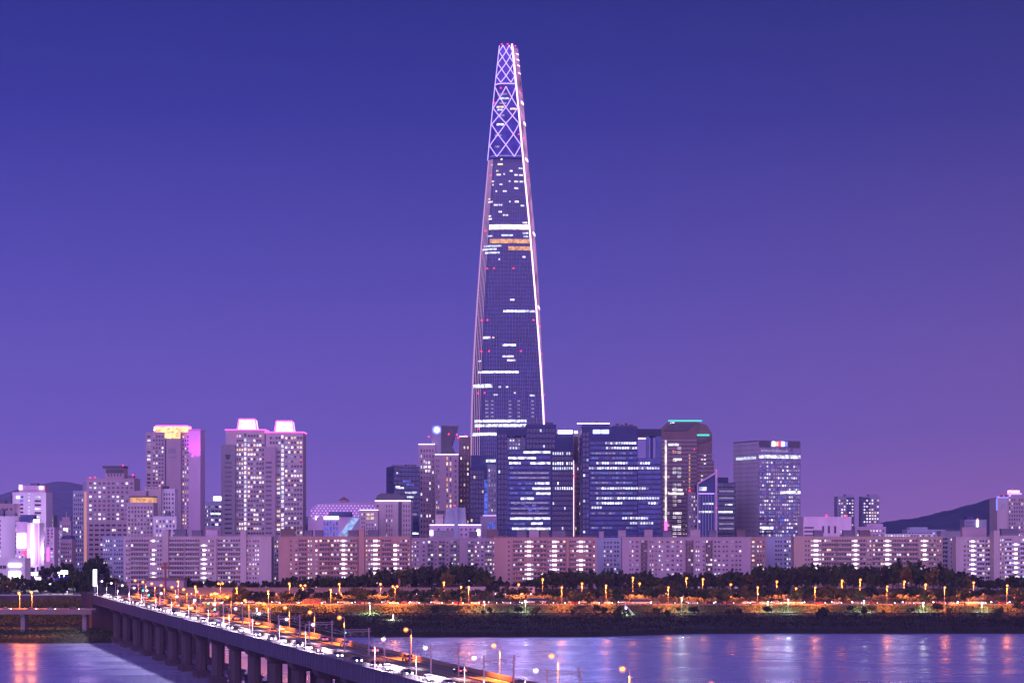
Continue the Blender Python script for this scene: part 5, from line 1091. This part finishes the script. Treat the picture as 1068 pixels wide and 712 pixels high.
ZONES = [(100, 283, 'the white slab'), (283, 428, 'the salmon slab'), (428, 515, 'the grey blue flats'), (515, 622, 'the three-stair pink slab'), (622, 652, 'the narrow bluish flats'), (652, 783, 'the mauve slab'), (783, 838, 'the pale blue flats'), (838, 983, 'the tan slab'), (983, 1100, 'the stepped pink flats')]
def zone(p):
    for a, b_, n in ZONES:
        if a <= p < b_: return n
TOPS = [(150, 606), (200, 603), (250, 603), (285, 602), (300, 599), (340, 598), (378, 597), (400, 592), (428, 587), (445, 589), (465, 586), (500, 587), (512, 598), (540, 604), (560, 598), (575, 592), (620, 593), (660, 595), (700, 597), (740, 596), (780, 594), (800, 587), (830, 588), (840, 585), (900, 586), (960, 585), (983, 589), (1000, 593), (1030, 599), (1068, 599), (1100, 599)]
def top(p):
    for (a, ya), (b_, yb) in zip(TOPS, TOPS[1:]):
        if a <= p <= b_: return ya+(yb-ya)*(p-a)/(b_-a)
    return 603
for rowname, d0, step, off, dy in (('back row', 1222, 7.4, 0, 0), ('front row', 1186, 9.0, 3, 3.5)):
    p = 196+off; cnt = {}
    while p < 1076:
        zn = zone(p); d = d0+rt.uniform(-9, 9); X = (p-CX)*d/F; zb = gz(X, d)-.1
        yt = top(p)+dy+rt.uniform(-1.5, 5.0); h = CAMZ-(yt-HY)*d/F-zb
        if h > 4:
            i = cnt.get(zn, 0); cnt[zn] = i+1
            sh = 'cone' if 198 < p < 240 and rowname == 'front row' else rt.choice(('oval', 'oval', 'round'))
            tree(f'dark tree in the {rowname} before {zn}, {nth(i)} from the left there', X, d, zb, h, sh, 'dark trees in front of the flats', wide=max(.62, min(1.05, rt.uniform(9.5, 13)/h)))
        p += step*rt.uniform(.75, 1.3)
cnt = {}
for p, yt, h0 in sorted([(244, 617, 0), (262, 614, 0), (281, 615, 0), (313, 613, 0), (334, 616, 0), (352, 617, 0), (389, 613.5, 0), (423, 613, 0), (452, 611, 0), (478, 613, 0), (505, 614, 1), (521, 616, 0), (538, 613.5, 0), (560, 616, 0), (577, 612, 0), (590, 613, 1), (612, 614, 1), (633, 610.5, 0), (652, 614, 1), (673, 608.5, 0), (690, 608, 0), (708, 607, 0), (728, 612, 1), (742, 612, 0), (758, 614, 1), (785, 608.5, 0), (801, 612, 0), (822, 610, 0), (837, 608, 0), (856, 611, 0), (872, 613, 1), (888, 612, 0), (906, 608, 0), (922, 613, 0), (941, 612, 1), (956, 610, 0), (975, 613, 0), (990, 611, 0), (1006, 612, 1), (1030, 611, 0), (1048, 613, 0), (1064, 610, 0)] + [(p_, 608+(p_*7) % 9, int(p_*3) % 4 == 0) for p_ in [251, 271, 298, 322, 343, 361, 372, 380, 401, 412, 434, 443, 462, 470, 488, 497, 513, 530, 548, 568, 600, 622, 643, 662, 681, 699, 718, 735, 750, 771, 778, 793, 812, 830, 846, 864, 880, 897, 914, 932, 949, 965, 982, 998, 1018, 1040, 1056]]):
    d = rt.choice((1061, 1100, 1112, 1126)); X = (p-CX)*d/F; zb = gz(X, d)-.1; h = min(11.5, CAMZ-(yt-HY)*d/F-zb); zn = zone(p); i = cnt.get(zn, 0); cnt[zn] = i+1
    if h < 3: continue
    tree(f'{"yellow green lamplit" if h0 else "small round dark"} tree by the expressway below {zn}, {nth(i)} from the left', X, d, zb, h, 'round', 'roadside trees along the expressway', wide=max(.8, min(1.25, 11/h)), mi=2 if h0 else None)
# left bank trees
for i, (p, yt, d, sh) in enumerate([(2, 598, 1016, 'oval'), (9, 601, 1012, 'round'), (17, 600, 1018, 'oval'), (25, 599, 1013, 'oval'), (33, 601, 1020, 'round'), (43, 603, 1012, 'round'), (53, 602, 1016, 'oval'), (61, 604, 1012, 'round'), (66, 601, 1020, 'oval'), (77, 598, 1014, 'oval'), (84, 602, 1016, 'round'), (90, 604, 1011, 'round'), (112, 597, 1060, 'oval'), (119, 601, 1065, 'round'), (126, 604, 1060, 'round')]):
    X = (p-CX)*d/F; zb = gz(X, d)-.1; h = CAMZ-(yt-HY)*d/F-zb
    tree(f'dark tree {"behind the upper left viaduct" if p < 95 else "beside the bridge head"}, {nth(i if p < 95 else i-12)} from the left there', X, d, zb, h, sh, 'dark trees on the left bank', wide=max(.75, min(1.1, 9/h)))
for i, (p, yt, d) in enumerate([(45, 589, 1290), (58, 586, 1330), (66, 585, 1335), (74, 586, 1330), (83, 591, 1290), (97, 580, 1320), (103, 578, 1325), (90, 592, 1260)]):
    X = (p-CX)*d/F; zb = gz(X, d)-.1; h = CAMZ-(yt-HY)*d/F-zb
    tree(f'hazy tree at the foot of the far left towers, {nth(sorted((45, 58, 66, 74, 83, 97, 103, 90)).index(p))} from the left', X, d, zb, h, 'round', 'trees at the foot of the left towers', wide=.8)

# scrub on the river terrace: one mass nobody could count
def scrub(name, n, x0, x1, y0, y1, hmax, size, m, seed, dens=None):
    r = random.Random(seed); mb = MB(); k = 0
    while k < n:
        x, y = r.uniform(x0, x1), r.uniform(y0, y1)
        if y < shore(x)+1.0: k += .2; continue
        hh = hmax*(.35+.9*max(0, noise.noise((x*.035, y*.05, seed))+.35))*(.5 + .5*smooth(0, 12, y-shore(x)))
        hh *= 1 - (.25+.75*min(1, max(0, .55+1.6*noise.noise((x*.022, 5, seed)))))*smooth(975, 1012, y)*(1-smooth(1030, 1036, y))
        z = gz(x, y)+r.random()**1.4*hh
        a = Vector((r.gauss(0, 1), r.gauss(0, .7)-1.0, r.gauss(0, .6)+.25)).normalized(); b_ = a.orthogonal().normalized(); b_.rotate(Matrix.Rotation(r.uniform(0, 6), 3, a)); c2 = a.cross(b_); s_ = size*r.uniform(.4, 1); b_ *= s_; c2 *= s_*r.uniform(.3, .8); c = Vector((x, y, z))
        mb.quad(c-b_-c2*.3, c-c2, c+b_+c2*.2, c+c2); k += 1
    return struct(mb.build(name, m), 'stuff')
SCR = leafmat('dark_scrub', (.013, .016, .010))
scrub('riverbank_scrub', 60000, -185, 330, 890, 1034, 3.4, .42, SCR, 4)
scrub('terrace_edge_shrubs', 16000, -190, 345, 1032, 1060, 6.0, .5, LEAF[1], 8)
scrub('left_bank_grass', 6000, -290, -175, 846, 905, 1.6, .55, LEAF[1], 12)
scrub('left_slope_bushes', 9000, -300, -212, 936, 986, 4.0, .7, LEAF[2], 15)
scrub('verge_shrubs', 9000, -190, 345, 1092, 1142, 3.4, .6, LEAF[2], 18)
g = MB()
for i in range(60):
    for j in range(4):
        x0 = -95+5*i; y0 = 1024+3*j; q = [(x0+5*a, y0+3*b2) for a, b2 in ((0, 0), (1, 0), (1, 1), (0, 1))]; g.quad(*[(a, b2, gz(a, b2)+.02) for a, b2 in q])
struct(g.build('park_lawn', M['grass']))

# ---- the left viaducts
def viaduct(label, d, z, x1, y_th, rail_z, piers_, zg):
    o = empty('road_viaduct', label, 'viaduct', (x1, d, 0))
    MB().box(-700, 0, 0, 9, z-1.0, z).build('deck', M['concrete'], o); MB().box(-700, 0, -.3, -.02, z-1.6, z+.95).build('parapet', M['barrier'], o); MB().box(-700, 0, 9.02, 9.3, z-1.2, z+.95).build('parapet', M['barrier'], o)
    MB().box(-700, -.01, .4, 8.6, z+.004, z+.06).build('carriageway', M['asphalt'], o)
    for i in range(piers_):
        c = MB(); X = -4-30*i; c.box(X-1, X+1, 2, 7, zg, z-2.2); c.box(X-1.1, X+1.1, .3, 8.7, z-2.199, z-1.001); c.build('pier', M['concrete'], o)
    return o
viaduct('lower road viaduct meeting the bridge at the left edge, above the grassy bank', 884, 13.2, -204, 2, 1, 8, 1)
o = empty('road_viaduct', 'upper left road on a retaining wall behind the lower viaduct', 'viaduct', (-228, 988, 0))
MB().box(-700, 0, 0, 1.0, 2.0, 16.6).build('retaining_wall', M['pier'], o); MB().box(-700, 0, 1.01, 9.5, 14.5, 15.8).build('carriageway', M['asphalt'], o); MB().box(-700, 0, -.1, .2, 16.601, 17.3).build('railing', M['steel'], o)
rc = random.Random(5)
for (y, z, n, lab, rz_) in ((887.5, 13.265, 9, 'on the lower left viaduct', -math.pi/2), (993, 15.81, 7, 'on the upper left road', math.pi/2)):
    for i in range(n):
        k = rc.choice(('saloon', 'suv')); ci = rc.randrange(7); car(f'{CARC[ci][0]} {"saloon car" if k == "saloon" else "tall estate car"} {lab}, {nth(i)} counted from the bridge', ((-212 if y < 900 else -238)-11*i-rc.uniform(0, 4), y, z), rz_, k, ci, 'cars on the left viaducts')
for i, (p, q) in enumerate(((18, 618), (31, 617))):
    d = 888; X = (p-CX)*d/F; street_lamp(f'orange street lamp on the lower left viaduct, the {"left" if i == 0 else "right"} one of two', (X, 892.2, 13.2), CAMZ-(q-HY)*890/F-13.2, -math.pi/2, 'na', 40000, 'orange lamps on the left viaduct', 1.2, .55, pt=9000)
# ---- orange lamps along the expressway and the upper road
cnt = {}
for p, q, two in [(186, 606, 0), (204, 611, 0), (230, 608, 1), (247, 613, 0), (280, 616, 0), (302, 608, 0), (316, 610, 1), (354, 608.5, 0), (345, 614.5, 0), (397, 608.5, 0), (412, 611, 1), (463, 607, 0), (481, 611.5, 0), (489, 611.5, 0), (541, 609, 0), (566, 603.5, 0), (586, 612, 0), (607, 608, 0), (632, 610, 0), (660, 602, 0), (667, 608, 0), (697, 612, 0), (716, 602.5, 0), (733, 603.5, 0), (762, 609, 0), (790, 612, 0), (810, 606, 0), (830, 613, 0), (850, 612, 0), (878, 605, 0), (897, 604, 0), (925, 611, 0), (943, 606, 0), (965, 609, 0), (985, 612, 0), (1015, 607, 0), (1010, 617, 0), (1050, 610, 0)]:
    d = 1143 if q < 610 else 1066; X = (p-CX)*d/F; zb = gz(X, d); h = CAMZ-(q-HY)*d/F-zb; zn = zone(p); i = cnt.get(zn, 0); cnt[zn] = i+1
    street_lamp(f'orange {"twin armed " if two else ""}street lamp on the road below {zn}, {nth(i)} from left there', (X, d, zb), h, -math.pi/2 if not two else 0, 'na', 80000, 'orange street lamps on the bank roads', 1.3, .6 if q < 610 else .52, bool(two), pt=(5000, 14000, 3000, 9000, 24000, 4000, 12000)[int(p*7) % 7])
cnt = {}
for p, q in [(268, 634), (386, 631), (410, 641), (505, 627), (548, 626), (711, 623), (801, 627), (822, 625), (901, 626), (963, 628), (1024, 628), (653, 633)]:
    d = 1046 if q < 630 else (1030 if q < 636 else 990); X = (p-CX)*d/F; zb = gz(X, d); h = CAMZ-(q-HY)*d/F-zb
    i = cnt.get('a', 0); cnt['a'] = i+1
    street_lamp(f'short white park lamp on the river terrace, {nth(sorted((268, 386, 410, 505, 548, 711, 801, 822, 901, 963, 1024, 653)).index(p))} from the left', (X, d, zb), max(2.5, h), -math.pi/2, 'halide', 16000, 'white park lamps on the terrace', .5, .35, pt=3000)
# ---- walls, masts and small structures
o = empty('roadside_wall', 'long low concrete wall lit orange along the upper road, left half', 'wall', ((130-CX)*1166/F, 1164, 10.5)); MB().box(0, 214, 0, .5, 0, 4.2).build('wall_panel', M['barrier'], o); MB().box(0, 214, -.2, .7, 4.201, 4.5).build('coping', M['concrete'], o)
o = empty('noise_barrier', 'ribbed noise barrier beside the upper road below the grey blue flats', 'wall', ((486-CX)*1166/F, 1164.2, 10.5)); MB().box(0, 44, 0, .3, 0, 5).build('panel', M['wall_mauve'], o); mb = MB()
for i in range(23): mb.box(2*i-.08, 2*i+.08, -.25, -.01, 0, 5.5)
struct(mb.build('barrier_posts', M['steel'], o), 'stuff')
b = B('long low shed with a dark red brown roof behind the bridge head lamps', 'shed', 152, 192, 603, 1192, 12, name='shed', seed=60); b.box('wall', 152.4, 191.6, 604.6, None, 'wall_mauve', .3, 11.5); b.box('roof', 151.5, 192.5, 602.5, 604.5, 'wall_brown', -.4, 12.4); b.done()
o = empty('sign_mast', 'tall rust red mast with a boxy head behind the orange bridge lamps', 'mast', ((172.5-CX)*1040/F, 1040, 5)); H = CAMZ-(589-HY)*1040/F-5
MB().tube((0, 0, 0), (0, 0, H), .75, .55, 8).build('pole', M['rust'], o); h_ = MB().box(-1.2, 1.2, -.6, .6, H+.01, H+1.6); h_.box(-2.6, 2.6, -.4, .4, H-2.2, H-.6); h_.build('sign_box', M['rust'], o)
o = empty('sign_mast', 'slim rust red pole with a narrow sign below the right end of the salmon slab', 'mast', ((416.5-CX)*1110/F, 1110, 8.8)); H = CAMZ-(603-HY)*1110/F-8.8
MB().tube((0, 0, 0), (0, 0, H), .2, .16, 6).build('pole', M['rust'], o); MB().box(-.55, .55, -.35, -.22, H-4.2, H).build('sign_panel', M['rust'], o)
b = B('low white shop with a glowing front and blue white roof sign at the left edge', 'shop', -8, 26, 582, 1160, 14, name='shop_building', seed=61); b.body('wall_white'); b.box('roof_sign', 9, 22, 587.5, 590.5, 'sign_white', -.6, -.02); b.box('shopfront', 9.5, 21.5, 595.5, 603.5, 'sign_white', -.4, -.02); b.grid(-6, 7, 588, 594, 3, 1, .9, .6, 0); b.done()
b = B('dark kiosk with a small white sign right of the glowing shop', 'kiosk', 23.5, 33, 592, 1180, 8, name='kiosk', seed=62); b.body('wall_navy'); b.box('shop_sign', 24.5, 29.5, 595, 596.8, 'lit_strip', -.4, -.02); b.done()
o = empty('light_column', 'tall glowing white advertising column at the bridge head', 'sign column', ((99-CX)*1090/F, 1090, 8)); H = CAMZ-(593.5-HY)*1090/F-8; Hb = CAMZ-(611-HY)*1090/F-8
MB().box(-1.0, 1.0, -.5, .5, Hb, H).build('lit_panel', M['sign_white'], o); MB().box(-.4, .4, -.3, .3, 0, Hb-.01).build('post', M['steel'], o)
for i, (p, q, d, s_) in enumerate(((36, 598, 1120, 2.0), (40, 603, 1120, 1.5), (67, 596.5, 1150, 2.2), (62, 597, 1150, 1.0), (53, 608, 1060, 1.1), (70, 610, 1060, .8))):
    X = (p-CX)*d/F; zb = 14.9 if d < 1200 and X < -225 else gz(X, d); zt = CAMZ-(q-HY)*d/F
    o = empty('floodlight_mast', f'white floodlight among the left bank trees, {nth(sorted((36, 40, 67, 62, 53, 70)).index(p))} from the left', 'floodlight', (X, d, zb), 0, 'white floodlights among the left trees')
    MB().tube((0, 0, 0), (0, 0, zt-zb), .16).build('mast', M['pole'], o); MB().box(-s_, s_, -.3, .2, zt-zb-s_*.5, zt-zb+s_*.5).build('lamp_panel', M['sign_white'], o); lamp_light('white_flood_light', (.95, .85, 1), 15000, o, (0, -2.5, zt-zb))
b = B('blue tent roof lit from below among the left trees', 'tent', 55, 75, 603, 1110, 10, name='tent', zg=14.9, seed=63); b.part('canopy', MB().prism([(b.x(55), b.z(605)), (b.x(74), b.z(605)), (b.x(70), b.z(601)), (b.x(60), b.z(602))], 0, 9, 'y'), mat('blue_canvas', (.04, .07, .45)))
for p in (56, 73): b.part('post', MB().box(b.x(p)-.1, b.x(p)+.1, .3, .5, 0, b.z(605)-.01), M['steel'])
b.done()
o = empty('gangway', 'white sloping gangway on the river terrace below the mauve slab', 'gangway', ((652-CX)*1028/F, 1028, 4.6)); mb = MB(); mb.tube((0, 0, 5.4), (4.4, 0, .4), .28, n=5); mb.tube((0, 1.5, 5.4), (4.4, 1.5, .4), .28, n=5); mb.build('side_rail', M['white_paint'], o); MB().prism([(0, 5.0), (4.4, 0), (4.4, .25), (0, 5.25)], .3, 1.2, 'y').build('walkway', M['white_paint'], o); MB().box(-.4, .4, 0, 1.5, -.3, 4.9).build('landing_post', M['white_paint'], o)

# ---- lone bushes standing up out of the terrace scrub
rb = random.Random(91); bx = sorted(rb.uniform(395, 1066) for _ in range(34))
for i, p in enumerate(bx):
    d = rb.uniform(985, 1046); X = (p-CX)*d/F; zb = gz(X, d)-.1
    tree(f'low dark bush on the river terrace, {nth(i)} from the left', X, d, zb, rb.uniform(3.0, 6.5), rb.choice(('round', 'oval')), 'dark bushes on the river terrace', wide=rb.uniform(.9, 1.5), name='bush')['category'] = 'bush'
# ------------------------------------------------------------------ the evening haze
hm = bpy.data.materials.new('evening_haze'); hm.use_nodes = True; t = hm.node_tree; t.nodes.clear()
o_ = t.nodes.new('ShaderNodeOutputMaterial'); v = t.nodes.new('ShaderNodeVolumePrincipled'); t.links.new(v.outputs[0], o_.inputs['Volume'])
v.inputs['Color'].default_value = (.50, .56, 1, 1); v.inputs['Density'].default_value = .00005; v.inputs['Anisotropy'].default_value = .1
hz = MB().box(-9500, 9500, -700, 9990, -6, 720).build('haze', hm); struct(hz, 'stuff')
